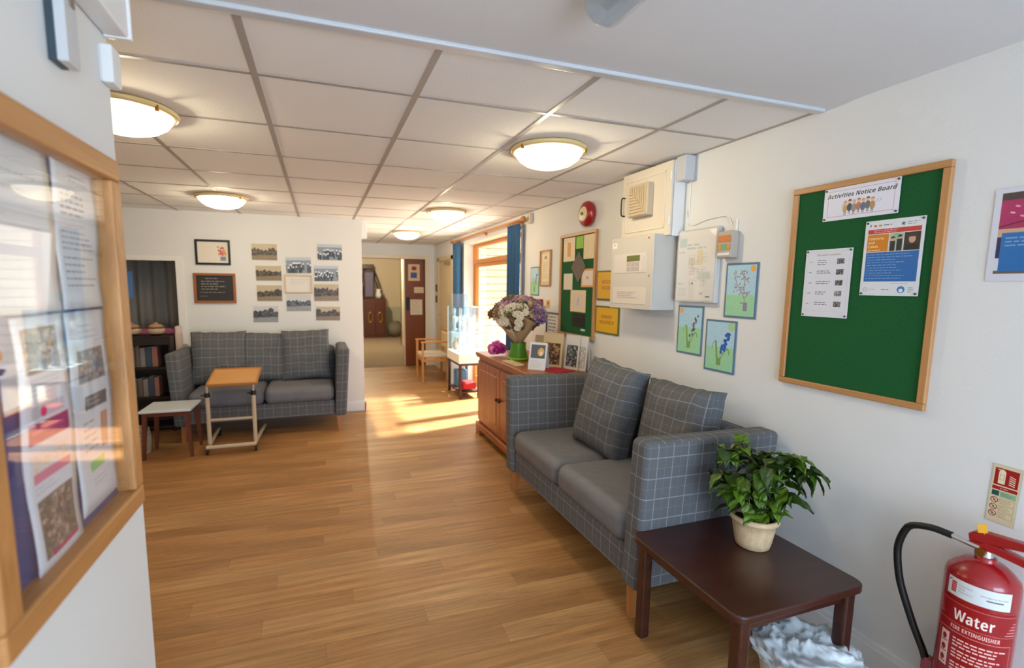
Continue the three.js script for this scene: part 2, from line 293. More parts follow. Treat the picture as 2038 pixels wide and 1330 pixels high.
makeSofa('sofa', 'grey checked two-seat sofa against the right wall beside the dark table', 'sofa', [1.68, 0, -2.482], -PI / 2, 'grey checked sofas', [
  [-0.13, 0.76, -0.07, 0.45, 0.58, 0.24, -0.22, 0.12, -0.06, 2], [0.38, 0.735, -0.17, 0.50, 0.55, 0.22, -0.20, -0.02, 0.03, 5]]);
makeSofa('sofa', 'grey checked sofa under the old photographs on the far wall', 'sofa', [-0.57, 0, -5.555], 0, 'grey checked sofas', [
  [-0.46, 0.76, -0.10, 0.52, 0.55, 0.20, -0.2, 0.05, 0.01, 3], [-0.04, 0.745, -0.16, 0.50, 0.53, 0.17, -0.2, 0.0, -0.03, 6], [0.40, 0.76, -0.12, 0.50, 0.55, 0.20, -0.2, -0.04, 0.02, 8]]);

// ------------------------------------------------------------------ dark side table, plant, tub, extinguisher
{
  const t = thing('side_table', 'dark brown square wooden table holding the potted plant', 'table', [1.557, 0, -1.378], 0.0);
  const s = new THREE.Shape(), a = 0.298, b = 0.286, r = 0.05; s.moveTo(-a + r, -b); s.lineTo(a - r, -b); s.quadraticCurveTo(a, -b, a, -b + r); s.lineTo(a, b - r); s.quadraticCurveTo(a, b, a - r, b); s.lineTo(-a + r, b); s.quadraticCurveTo(-a, b, -a, b - r); s.lineTo(-a, -b + r); s.quadraticCurveTo(-a, -b, -a + r, -b);
  part(t, 'tabletop', muv(new THREE.ExtrudeGeometry(s, { depth: 0.018, bevelEnabled: true, bevelSize: 0.006, bevelThickness: 0.006, bevelSegments: 3, curveSegments: 10 }).rotateX(-PI / 2).translate(0, 0.446, 0)), M.darkWood);
  for (const k of [-1, 1]) { part(t, 'apron', rbox(0.46, 0.05, 0.02, 0.003, 0, 0.415, k * 0.245), M.darkWood); part(t, 'apron', rbox(0.02, 0.05, 0.46, 0.003, k * 0.245, 0.415, 0), M.darkWood); }
  for (const x of [-1, 1]) for (const z of [-1, 1]) part(t, 'leg', rbox(0.048, 0.44, 0.048, 0.012, x * 0.25, 0.22, z * 0.25, 3), M.darkWood);
}
const POT = [1.685, 0.47, -1.43];
{
  const potT = dataTex(256, 128, (u, v) => { const n = 16 * N3(u * 24, v * 12, 1) + 9 * N3(u * 70, v * 40, 2); return [210 + n, 180 + n, 140 + n]; });
  const t = thing('plant_pot', 'cream ceramic pot with a rolled rim on the dark table', 'pot', POT);
  const reliefs = lathe([[0, 0], [0.058, 0], [0.064, 0.004], [0.070, 0.03], [0.078, 0.08], [0.082, 0.108], [0.090, 0.112], [0.094, 0.120], [0.092, 0.132], [0.086, 0.137], [0.080, 0.132], [0.077, 0.10], [0.075, 0.098]], 64);
  part(t, 'body', deform(flat(reliefs), (v) => { const a = Math.atan2(v.z, v.x), r = Math.hypot(v.x, v.z); if (v.y > 0.01 && v.y < 0.1 && r > 0.06) { const k = 1 + 0.02 * Math.max(0, Math.sin(a * 7 + v.y * 90)) * Math.sin(v.y * 31) + 0.016 * Math.max(0, Math.sin(a * 7 - v.y * 90)) * Math.sin(v.y * 31); v.x *= k; v.z *= k; } }), std('#ffffff', 0.55, { map: potT }));
  const soil = muv(new THREE.CylinderGeometry(0.0765, 0.074, 0.02, 40, 1).translate(0, 0.098, 0)); part(t, 'soil', deform(soil, (v) => { if (v.y > 0.1) v.y += 0.006 * N3(v.x * 60, v.z * 60, 1); }), std('#2c2018', 0.95));
}
{
  const t = thing('potted_plant', 'leafy green houseplant growing in the cream pot', 'plant', [POT[0], POT[1] + 0.105, POT[2]]);
  t.scale.set(1.07, 1.02, 1.07);
  const R = rng(77), bark = std('#6a4630', 0.8), leafMats = [];
  const veined = (a, b) => canvasTex(128, 256, (c, w, h) => { c.fillStyle = a; c.fillRect(0, 0, w, h); const R2 = rng(5); for (let i = 0; i < 500; i++) { c.fillStyle = R2() > 0.5 ? b : a; c.globalAlpha = 0.2; c.fillRect(R2() * w, R2() * h, 6, 12); } c.globalAlpha = 0.7; c.strokeStyle = b; c.lineWidth = 5; c.beginPath(); c.moveTo(w / 2, 0); c.lineTo(w / 2, h); c.stroke(); c.lineWidth = 2; for (let y = 20; y < h; y += 26) { c.beginPath(); c.moveTo(8, y - 26); c.lineTo(w / 2, y + 8); c.lineTo(w - 8, y - 26); c.stroke(); } });
  for (const [a, b] of [['#38550f', '#507216'], ['#2c4411', '#3f5c16'], ['#4c6c10', '#78981e'], ['#283a10', '#385213']]) leafMats.push(phys('#ffffff', 0.38, { map: veined(a, b), transmission: 0.12, thickness: 0 }));
  const leafGeo = (L, W, droop, cup) => { // ovate pointed leaf, 2 mm thick
    const n = 9, m = 4, pos = [], uv = [], idx = [];
    for (let side = 0; side < 2; side++) for (let i = 0; i <= n; i++) for (let j = -m; j <= m; j++) {
      const s = i / n, w = W / 2 * Math.max(0, Math.sin(PI * Math.pow(s, 0.72))) ** 0.9 * (1 - 0.25 * s), q = j / m; const x = q * w, z = L * s * (1 - droop * 0.3 * s), y = -droop * L * s * s * 0.75 + cup * Math.abs(q) * w + 0.0006 * (side ? -1 : 1) + 0.003 * Math.sin(s * 14 + j);
      pos.push(x, y, z); uv.push(0.5 + q * 0.5 * (w / (W / 2)), 1 - s);
    }
    const row = 2 * m + 1, st = (n + 1) * row; for (let i = 0; i < n; i++) for (let j = 0; j < 2 * m; j++) { const a = i * row + j, b = a + 1, c = a + row, d = c + 1; idx.push(a, c, b, b, c, d, st + a, st + b, st + c, st + b, st + d, st + c); }
    const g = new THREE.BufferGeometry(); g.setAttribute('position', new THREE.Float32BufferAttribute(pos, 3)); g.setAttribute('uv', new THREE.Float32BufferAttribute(uv, 2)); g.setIndex(idx); g.computeVertexNormals(); return g;
  };
  const leafs = [leafGeo(0.085, 0.050, 0.5, 0.2), leafGeo(0.07, 0.044, 0.8, 0.25), leafGeo(0.095, 0.052, 0.35, 0.15), leafGeo(0.06, 0.036, 0.6, 0.3), leafGeo(0.10, 0.040, 0.55, 0.2)];
  // stems: main trunks and branches (x right along the view, z to the back); camera looks along roughly (+x,-z)
  const ux = new THREE.Vector3(0.66, 0, 0.75), uz = new THREE.Vector3(0.75, 0, -0.66); // right of view, away from view
  const P = (r, y, d) => { const v = ux.clone().multiplyScalar(r).addScaledVector(uz, d); return [v.x, y, v.z]; };
  const stems = [
    [P(0, -0.01, 0), P(0.01, 0.07, 0), P(0.0, 0.16, 0.01), P(-0.04, 0.26, 0.02), P(-0.07, 0.32, 0.0)],
    [P(-0.01, -0.01, 0.01), P(-0.03, 0.06, 0), P(-0.08, 0.14, -0.02), P(-0.13, 0.20, -0.03)],
    [P(0.012, -0.01, 0.01), P(0.03, 0.08, 0.02), P(0.06, 0.17, 0.03), P(0.10, 0.25, 0.04), P(0.13, 0.29, 0.03)],
    [P(0.08, 0.20, 0.03), P(0.13, 0.24, 0.02), P(0.17, 0.255, 0.0)],
    [P(0.0, 0.12, 0), P(0.01, 0.2, -0.05), P(0.02, 0.27, -0.07)],
    [P(0.03, 0.1, 0.02), P(0.08, 0.14, 0.0), P(0.10, 0.13, -0.02)], [P(-0.02, 0.1, 0), P(-0.05, 0.15, -0.07), P(-0.08, 0.17, -0.1)], [P(0.01, 0.1, 0.02), P(0.02, 0.18, 0.08), P(0.0, 0.24, 0.11)], [P(0.0, 0.05, 0), P(0.02, 0.08, -0.05), P(0.03, 0.08, -0.08)], [P(0.0, 0.14, 0.0), P(0.0, 0.24, 0.0), P(0.04, 0.305, -0.02)], [P(-0.03, 0.2, 0.01), P(-0.09, 0.26, 0.0), P(-0.13, 0.29, -0.01)], [P(0.05, 0.2, 0.02), P(0.08, 0.27, 0.0), P(0.10, 0.30, -0.01)]];
  stems.forEach((s, i) => part(t, 'stem', tube(s, i < 3 ? 0.0042 : 0.0022, 16, 6), bark));
  const eul = new THREE.Euler();
  function leaf(p, dir, pitch, k, sc, m) { const me = part(t, 'leaf', leafs[k], leafMats[m]); me.position.set(...p); me.rotation.order = 'YXZ'; me.rotation.set(pitch, dir, (R() - 0.5) * 0.6); me.scale.setScalar(sc); }
  stems.forEach((s, i) => {
    const c = new THREE.CatmullRomCurve3(s.map((q) => new THREE.Vector3(...q))), n = [22, 20, 18, 8, 18, 12, 15, 15, 8, 14, 12, 10][i];
    for (let k = 0; k < n; k++) { const u = i < 3 ? 0.35 + 0.65 * (k + 0.5) / n : 0.2 + 0.8 * (k + 0.5) / n, p = c.getPoint(u); leaf([p.x, p.y, p.z], k * 2.4 + i + R(), -0.5 + R() * 1.1 - 0.25 * (u > 0.9 ? 1 : 0), Math.floor(R() * 5), 0.95 + R() * 0.45, R() < 0.22 ? 2 : Math.floor(R() * 4)); }
  });
  const right = Math.atan2(ux.x, ux.z), toward = Math.atan2(-uz.x, -uz.z);
  for (const [dr, pit, sc, off] of [[0.1, 0.55, 1.15, 0.155], [0.3, 0.75, 1.05, 0.14], [-0.15, 0.35, 1.0, 0.165], [0.45, 0.9, 0.95, 0.12], [0.0, -0.35, 0.9, 0.14]]) leaf(P(off, 0.245 + (off - 0.15), 0), right + dr, pit, 4, sc, 1);
  for (const [r, y, pit, k] of [[-0.03, 0.10, 0.9, 0], [0.0, 0.16, 0.8, 2], [0.03, 0.075, 1.0, 1], [0.055, 0.12, 0.6, 0], [0.09, 0.19, 0.9, 2], [-0.07, 0.14, 0.9, 0], [-0.05, 0.2, 0.7, 2], [0.0, 0.235, 0.5, 0], [0.02, 0.06, 1.1, 1]]) leaf(P(r, y, -0.06), toward + (R() - 0.5) * 1.2, pit, k, 1.05, 2);
}
{ // tub with plastic liner under the table
  const t = thing('storage_tub', 'white plastic tub with a crumpled liner under the dark table', 'tub', [1.70, 0, -1.17], 0.05);
  part(t, 'tub_body', lathe([[0, 0.002], [0.13, 0.002], [0.14, 0.012], [0.165, 0.15], [0.172, 0.155], [0.172, 0.165], [0.162, 0.165], [0.136, 0.014], [0, 0.012]], 40), std('#d9dee0', 0.4));
  const g = muv(new THREE.SphereGeometry(0.172, 90, 60)); part(t, 'liner', deform(g, (v) => { const a = N3(v.x * 13, v.y * 13, v.z * 13) * 0.035 + N3(v.x * 31, v.y * 29, v.z * 31) * 0.02 + Math.abs(N3(v.x * 55, v.y * 50, v.z * 55)) * 0.016; const k = 1 + a / 0.172; v.x *= k * 1.04; v.z *= k * 1.04; v.y = Math.max(-0.02, v.y * 0.36 * k) + a * 0.6; }).translate(0, 0.17, 0), phys('#e6ecef', 0.35, { transmission: 0.25, thickness: 0 }));
}
{ // fire extinguisher
  const t = thing('fire_extinguisher', 'red water fire extinguisher with black hose at the right edge', 'extinguisher', [1.98, 0, -0.84]);
  const r = 0.088, B = 0.10;
  part(t, 'cylinder_body', lathe([[0, B], [r - 0.012, B], [r - 0.002, B + 0.008], [r, B + 0.02], [r, 0.625], [r - 0.004, 0.642], [r - 0.02, 0.662], [0.05, 0.678], [0.03, 0.684], [0.026, 0.688], [0.026, 0.698], [0.02, 0.70], [0, 0.70]], 64), M.red);
  part(t, 'base_skirt', lathe([[r - 0.006, 0], [r + 0.004, 0], [r + 0.004, B + 0.03], [r, B + 0.032]], 48), M.black);
  part(t, 'valve', [cyl(0.017, 0.019, 0.02, 0, 0.708, 0), cyl(0.014, 0.014, 0.03, 0, 0.722, 0)], M.chrome);
  // facing direction of label: towards the camera side (-x,+z)
  const dir = Math.atan2(-1, 0.42);
  const lab = canvasTex(1024, 1024, (c, w, h) => {
    c.fillStyle = '#960c14'; c.fillRect(0, 0, w, h);
    c.strokeStyle = '#d88078'; c.lineWidth = 5; c.beginPath(); c.moveTo(0, 20); c.lineTo(w, 20); c.moveTo(0, 250); c.lineTo(w, 250); c.stroke();
    c.fillStyle = '#f4e4d8'; c.font = 'bold 165px sans-serif'; c.textAlign = 'center'; c.fillText('Water', w * 0.47, 205);
    for (let i = 0; i < 5; i++) { c.fillStyle = '#e8b0a8'; c.fillRect(w - 60 - i * 26, 90 + i * 32, 50 + i * 26, 7); c.fillRect(0, 60 + i * 32, 30 + i * 14, 7); }
    c.font = 'bold 62px sans-serif'; c.fillStyle = '#eebcb2'; c.fillText('FIRE EXTINGUISHER', w * 0.5, 320);
    c.strokeStyle = '#e8a8a0'; c.strokeRect(50, 350, w - 100, 640);
    c.fillStyle = '#eac8be'; c.fillRect(90, 390, 130, 400); c.fillStyle = '#960c14'; for (let i = 0; i < 3; i++) { c.beginPath(); c.arc(150, 460 + i * 125, 34, 0, 7); c.fill(); c.fillRect(110, 500 + i * 125, 90, 12); }
    const R = rng(9); c.fillStyle = '#eec0b6'; for (const y0 of [410, 540, 690]) for (let k = 0; k < 3; k++) { let x = 270; while (x < 820 - k * 60) { const l = 30 + R() * 60; c.fillRect(x, y0 + k * 38, l, 16); x += l + 16; } }
    c.fillStyle = '#f0e4d8'; c.fillRect(270, 800, 190, 150); c.fillStyle = '#333'; c.beginPath(); c.moveTo(290, 930); c.lineTo(340, 830); c.lineTo(380, 930); c.fill();
  });
  const wrap = (rr, h, y, arc, th, mat, nm, l) => part(t, nm, new THREE.CylinderGeometry(rr, rr, h, 48, 1, true, th - arc / 2, arc).translate(0, y, 0), mat, l);
  wrap(r + 0.0008, 0.30, 0.405, 2.3, dir, std('#ffffff', 0.35, { map: lab }), 'instruction_label', 'red label reading Water with white lettering');
  const serv = canvasTex(512, 200, (c, w, h) => { c.fillStyle = '#d8dcde'; c.fillRect(0, 0, w, h); c.fillStyle = '#c02028'; c.fillRect(40, 40, 46, 120); c.fillStyle = '#333'; c.beginPath(); c.arc(34, 50, 26, 3.2, 5); c.fill(); c.fillStyle = '#e6d8d4'; for (let i = 0; i < 4; i++) c.fillRect(46, 60 + i * 24, 34, 6); c.fillStyle = '#8a9094'; c.font = '28px sans-serif'; ['CENTRAL', 'FIRE', 'PROTECT'].forEach((s, i) => c.fillText(s, 108, 70 + i * 36)); c.fillStyle = '#555'; c.font = '24px sans-serif'; c.fillText('Emergency Number', 276, 90); c.fillRect(320, 112, 130, 14); });
  wrap(r + 0.0012, 0.058, 0.598, 1.75, dir - 0.05, std('#ffffff', 0.4, { map: serv }), 'service_label', 'white service sticker');
  // squeeze handle: two red levers pointing away along the wall (+z) and towards the camera side
  const hz = [0.25, 0, 0.97];
  const lever = (pts) => muv(new THREE.ExtrudeGeometry(new THREE.Shape(pts.map(([x, y]) => new THREE.Vector2(x, y))), { depth: 0.022, bevelEnabled: true, bevelSize: 0.003, bevelThickness: 0.003, bevelSegments: 2 }).translate(0, 0, -0.011).rotateY(-PI / 2 + 0.15));
  part(t, 'handle', lever([[-0.035, 0.732], [0.015, 0.747], [0.16, 0.772], [0.16, 0.782], [0.0, 0.775], [-0.03, 0.768], [-0.04, 0.757]]), M.red);
  part(t, 'lever', lever([[-0.02, 0.722], [0.02, 0.722], [0.15, 0.700], [0.155, 0.710], [0.03, 0.742], [-0.03, 0.742]]), M.red);
  part(t, 'gauge', new THREE.CylinderGeometry(0.013, 0.013, 0.012, 20).rotateZ(PI / 2).translate(-0.022, 0.714, -0.004), M.brass);
  part(t, 'hose_coupling', rod([-0.012, 0.722, -0.012], [-0.03, 0.735, -0.085], 0.0085), M.chrome);
  part(t, 'hose', tube([[-0.028, 0.734, -0.075], [-0.035, 0.735, -0.13], [-0.04, 0.71, -0.19], [-0.04, 0.62, -0.215], [-0.035, 0.50, -0.20], [-0.02, 0.36, -0.155], [-0.01, 0.27, -0.118], [0, 0.2, -0.108]], 0.0115, 48, 12), M.black);
  part(t, 'hose_clip', rbox(0.03, 0.05, 0.035, 0.004, -0.004, 0.24, -0.104), M.red);
  const tag = part(t, 'tag', rbox(0.022, 0.03, 0.0015, 0.0006, 0, 0, 0), std('#e0a020', 0.5), 'small yellow inspection tag'); tag.position.set(-0.02, 0.79, -0.008); tag.rotation.set(0.2, -0.9, 0.35);
  part(tag, 'tag_cord', rod([0.002, -0.014, 0], [0.016, -0.05, 0.0], 0.0012, 6), std('#d8b070', 0.6));
}

// ------------------------------------------------------------------ things on the right wall (local: x towards the camera, y up, z into the room)
const onRight = (name, label, cat, z, y, group) => thing(name, label, cat, [XR, y, z], -PI / 2, group);
const paperMat = (tex, rough = 0.45) => std('#ffffff', rough, { map: tex });
function sheet(parent, name, w, h, mat, x, y, z, label, rz = 0, d = 0.0012) { const m = part(parent, name, new THREE.BoxGeometry(w, h, d).translate(0, 0, d / 2), mat, label); m.position.set(x, y, z); m.rotation.z = rz; return m; }
function words(c, R, x, y, w, n, lh, hgt, col) { c.fillStyle = col; for (let k = 0; k < n; k++) { let q = x; const e = x + w * (0.55 + 0.45 * R()); while (q < e) { const l = hgt * (1.2 + 3 * R()); c.fillRect(q, y + k * lh, Math.min(l, e - q), hgt * 0.62); q += l + hgt * 0.7; } } }
const pinGeo = new THREE.SphereGeometry(0.004, 10, 8);
const pinMat = std('#4a4038', 0.3, { metalness: 0.6 });
function pins(parent, w, h, z) { for (const a of [-1, 1]) for (const b of [-1, 1]) { const m = part(parent, 'pin', pinGeo, pinMat); m.position.set(a * (w / 2 - 0.008), b * (h / 2 - 0.008), z + 0.002); } }
const feltG = dataTex(256, 256, (u, v) => { const n = 9 * N3(u * 90, v * 90, 1) + 6 * N3(u * 30, v * 30, 2); return [5 + n * 0.5, 84 + n, 36 + n * 0.6]; });
M.greenFelt = std('#ffffff', 0.92, { map: rep(feltG, 4, 4) });
{ // big green notice board
  const W = 0.588, H = 0.889, t = onRight('notice_board', 'large green felt notice board headed Activities Notice Board', 'notice board', -1.39, 1.5425);
  part(t, 'felt_panel', box(W - 0.03, H - 0.03, 0.008, 0, 0, 0.006), M.greenFelt);
  for (const s of [-1, 1]) { part(t, 'frame_rail', rbox(W, 0.026, 0.02, 0.004, 0, s * (H - 0.026) / 2, 0.01), M.frameWood); part(t, 'frame_rail', rbox(0.026, H - 0.052, 0.02, 0.004, s * (W - 0.026) / 2, 0, 0.01), M.frameWoodV); }
  const zz = XR - 2.07;
  const place = (name, label, cat, z0, z1, y0, y1, tex, rz = 0) => { const w = Math.abs(z1 - z0), h = Math.abs(y1 - y0), g = thing(name, label, cat, [2.0725, (y0 + y1) / 2, (z0 + z1) / 2], -PI / 2); const p = sheet(g, 'paper', w, h, paperMat(tex, 0.35), 0, 0, 0, undefined, rz); pins(p, w, h, 0.001); return g; };
  place('banner_sheet', 'white paper banner reading Activities Notice Board with cartoon people', 'sheet', -1.54, -1.251, 1.827, 1.961, canvasTex(1024, 476, (c, w, h) => {
    c.fillStyle = '#e2e2ee'; c.fillRect(0, 0, w, h); c.strokeStyle = '#b08088'; c.lineWidth = 5; c.strokeRect(64, 50, w - 128, h - 105);
    c.fillStyle = '#22222a'; c.font = 'italic bold 84px sans-serif'; c.textAlign = 'center'; c.fillText('Activities Notice Board', w / 2, 150);
    const R = rng(4), hair = ['#caa070', '#4a3428', '#d8a878', '#b06a40', '#d0a080', '#7a5438', '#c89868']; const body = ['#c8a070', '#3c4450', '#8a8c94', '#b87850', '#5a6a88', '#6a6e78', '#b48c60'];
    hair.forEach((q, i) => { const x = 320 + i * 62, y = 235 - (i % 2) * 14; c.fillStyle = body[i]; c.beginPath(); c.ellipse(x, y + 85, 36, 58, 0, 0, 7); c.fill(); c.fillStyle = '#e4b894'; c.beginPath(); c.arc(x, y + 8, 25, 0, 7); c.fill(); c.fillStyle = q; c.beginPath(); c.arc(x, y - 2, 26, PI, 0); c.fill(); c.fillStyle = '#5a5058'; c.fillRect(x - 12, y + 130, 8, 50); c.fillRect(x + 6, y + 130, 8, 50); });
    c.strokeStyle = '#555'; c.lineWidth = 4; for (const x of [270, 740, 780]) { c.beginPath(); c.moveTo(x, 290); c.lineTo(x + 26, 240); c.stroke(); }
  }));
  place('activity_sheet', 'white list sheet of the week with small grey pictures, lower left on green board', 'sheet', -1.60, -1.40, 1.417, 1.709, canvasTex(512, 740, (c, w, h) => {
    const R = rng(3); c.fillStyle = '#dcdee6'; c.fillRect(0, 0, w, h); c.strokeStyle = '#c8c8d2'; c.lineWidth = 3; c.strokeRect(30, 26, w - 60, h - 90);
    c.fillStyle = '#8a5a50'; c.font = '28px sans-serif'; c.textAlign = 'center'; c.fillText("This week's activities", w / 2, 70);
    for (let i = 0; i < 5; i++) { const y = 130 + i * 115; words(c, R, 50, y, 40, 1, 20, 14, '#8890a0'); words(c, R, 140, y - 14, 170, i ? 2 : 3, 22, 13, '#70707c'); c.fillStyle = ['#6a7078', '#3c3a3a', '#4e4c48', '#a8a4a0', '#6a685e'][i]; c.fillRect(355, y - 24, 78, 56); for (let k = 0; k < 40; k++) { c.fillStyle = R() > 0.5 ? '#2a2a2c' : '#a8a6a4'; c.fillRect(355 + R() * 70, y - 24 + R() * 50, 9, 7); } }
  }));
  place('concert_poster', 'poster with red, orange and blue blocks and two portraits on green board', 'poster', -1.36, -1.157, 1.515, 1.806, canvasTex(724, 1024, (c, w, h) => {
    const R = rng(8); c.fillStyle = '#dcdfe4'; c.fillRect(0, 0, w, h); c.fillStyle = '#c03038'; c.fillRect(110, 62, 34, 22); c.fillStyle = '#404048'; c.fillRect(60, 52, 14, 30); c.fillStyle = '#c89040'; c.fillRect(170, 60, 40, 22); words(c, R, 230, 62, 160, 1, 20, 22, '#70747c');
    c.fillStyle = '#48606c'; c.beginPath(); for (let k = 0; k < 10; k++) { const a = k * PI / 5 - PI / 2, q = k % 2 ? 14 : 34; c.lineTo(470 + q * Math.cos(a), 72 + q * Math.sin(a)); } c.fill(); words(c, R, 520, 52, 160, 2, 26, 18, '#80a8ac');
    c.fillStyle = '#c23a34'; c.fillRect(40, 120, w - 80, 62); words(c, R, 120, 134, 500, 2, 24, 14, '#e8b0b8');
    c.fillStyle = '#d07f1a'; c.fillRect(40, 190, 270, 235); c.fillStyle = '#f4d8a0'; c.font = 'bold 46px sans-serif'; c.fillText('Concerts', 54, 262); c.fillText('and', 54, 316); c.fillText('Cakes', 54, 370); words(c, R, 54, 398, 230, 1, 20, 15, '#f0d090');
    c.fillStyle = '#a8b8a8'; c.fillRect(318, 190, 170, 235); c.fillStyle = '#7ac080'; c.fillRect(370, 190, 60, 40); c.fillStyle = '#23262c'; c.fillRect(330, 290, 62, 135); c.fillRect(410, 270, 66, 155); c.fillStyle = '#c89c88'; c.beginPath(); c.arc(362, 268, 26, 0, 7); c.arc(446, 246, 24, 0, 7); c.fill(); c.fillStyle = '#1c1a1a'; c.beginPath(); c.arc(362, 258, 27, PI, 0); c.arc(446, 238, 25, PI, 0); c.fill();
    c.fillStyle = '#2e2826'; c.fillRect(496, 190, 188, 235); c.fillStyle = '#c89a88'; c.beginPath(); c.ellipse(590, 280, 40, 54, 0, 0, 7); c.fill(); c.fillStyle = '#3a2a24'; c.beginPath(); c.arc(590, 252, 48, PI, 0); c.fill(); c.fillStyle = '#15151a'; c.fillRect(520, 350, 140, 75);
    c.fillStyle = '#1f68ae'; c.fillRect(40, 432, w - 80, 400); words(c, R, 60, 460, 560, 10, 36, 15, '#7aa0cc'); c.fillStyle = '#dcdfe4'; words(c, R, 380, 856, 260, 1, 20, 11, '#a0a4ac');
    c.strokeStyle = '#888c94'; c.lineWidth = 5; c.beginPath(); c.arc(70, 940, 22, 0, 7); c.stroke(); words(c, R, 110, 934, 150, 1, 20, 13, '#b8bcc2'); words(c, R, 280, 936, 120, 1, 20, 16, '#8a8e94'); c.fillStyle = '#3a80b8'; c.beginPath(); c.arc(520, 940, 46, 0, 7); c.fill(); c.fillStyle = '#e4eaf0'; c.beginPath(); c.arc(520, 952, 24, 0, 7); c.fill(); words(c, R, 600, 910, 90, 3, 26, 20, '#a8b0b4');
  }));
}
{ // poster cut by the right edge
  const t = onRight('wall_poster', 'laminated poster with crimson photo above blue panel at right edge', 'poster', -0.872, 1.7155);
  sheet(t, 'laminate', 0.215, 0.293, paperMat(canvasTex(512, 700, (c, w, h) => {
    const R = rng(2); c.fillStyle = '#d4d6e0'; c.fillRect(0, 0, w, h); c.fillStyle = '#46383a'; c.fillRect(42, 36, w - 84, 60); for (let y = 90; y < 320; y += 2) { c.fillStyle = `rgb(${150 + 40 * R()},${26 + 20 * R()},${86 + 20 * R()})`; c.fillRect(42, y, w - 84, 2); } c.strokeStyle = '#6a0c30'; c.lineWidth = 10; c.beginPath(); c.moveTo(42, 290); c.quadraticCurveTo(200, 240, 470, 220); c.stroke(); c.fillStyle = '#d8a8b0'; for (let i = 0; i < 9; i++) { c.beginPath(); c.ellipse(90 + R() * 360, 130 + R() * 120, 16, 7, 0.3, 0, 7); c.fill(); }
    c.fillStyle = '#c8a888'; c.fillRect(42, 305, w - 84, 60); c.fillStyle = '#232c58'; c.fillRect(42, 365, 60, 160); c.fillStyle = '#6a5a50'; c.fillRect(42, 620, w - 84, 24); c.fillStyle = '#1c6cae'; c.fillRect(66, 335, w - 120, 290); words(c, R, 90, 370, 340, 3, 28, 16, '#7aa6d0');
  }), 0.3), 0, 0, 0.001, undefined, 0, 0.002);
}
{ // extinguisher sign
  const t = onRight('fire_sign', 'red and cream extinguisher sign above the fire extinguisher', 'sign', -0.862, 0.877);
  sheet(t, 'sign_plate', 0.072, 0.196, paperMat(canvasTex(384, 1024, (c, w, h) => {
    const R = rng(6); c.fillStyle = '#d9c9a4'; c.fillRect(0, 0, w, h); c.strokeStyle = '#c4c2b4'; c.lineWidth = 18; c.strokeRect(6, 6, w - 12, h - 12);
    c.fillStyle = '#a01018'; c.fillRect(36, 60, 312, 300); c.fillRect(30, 380, 324, 60); c.fillStyle = '#e8dcb8'; c.fillRect(90, 130, 90, 200); c.beginPath(); c.arc(135, 130, 45, PI, 0); c.fill(); c.fillRect(120, 80, 34, 30); c.fillRect(70, 84, 60, 14); c.strokeStyle = '#9a8460'; c.lineWidth = 6; c.strokeRect(110, 170, 50, 90); c.strokeStyle = '#e8dcb8'; c.lineWidth = 14; for (let i = 0; i < 5; i++) { c.beginPath(); c.moveTo(230, 160 + i * 36); c.lineTo(310, 190 + i * 34); c.stroke(); }
    words(c, R, 130, 402, 130, 1, 20, 24, '#d89890'); c.fillStyle = '#1c4c48'; c.fillRect(36, 460, 96, 90); c.fillStyle = '#8fb892'; c.fillRect(140, 460, 210, 96); words(c, R, 156, 478, 160, 3, 26, 14, '#4a6a58');
    for (let i = 0; i < 3; i++) { const y = 630 + i * 120; c.strokeStyle = '#8c2030'; c.lineWidth = 12; c.beginPath(); c.arc(84, y, 46, 0, 7); c.moveTo(52, y - 32); c.lineTo(116, y + 32); c.stroke(); c.fillStyle = '#5a4030'; c.fillRect(74, y - 16, 20, 34); c.strokeStyle = '#a8865a'; c.lineWidth = 6; c.strokeRect(150, y - 50, 190, 96); words(c, R, 162, y - 36, 150, 4, 21, 11, '#a07848'); }
  }), 0.5), 0, 0, 0.0005, undefined, -0.02);
}
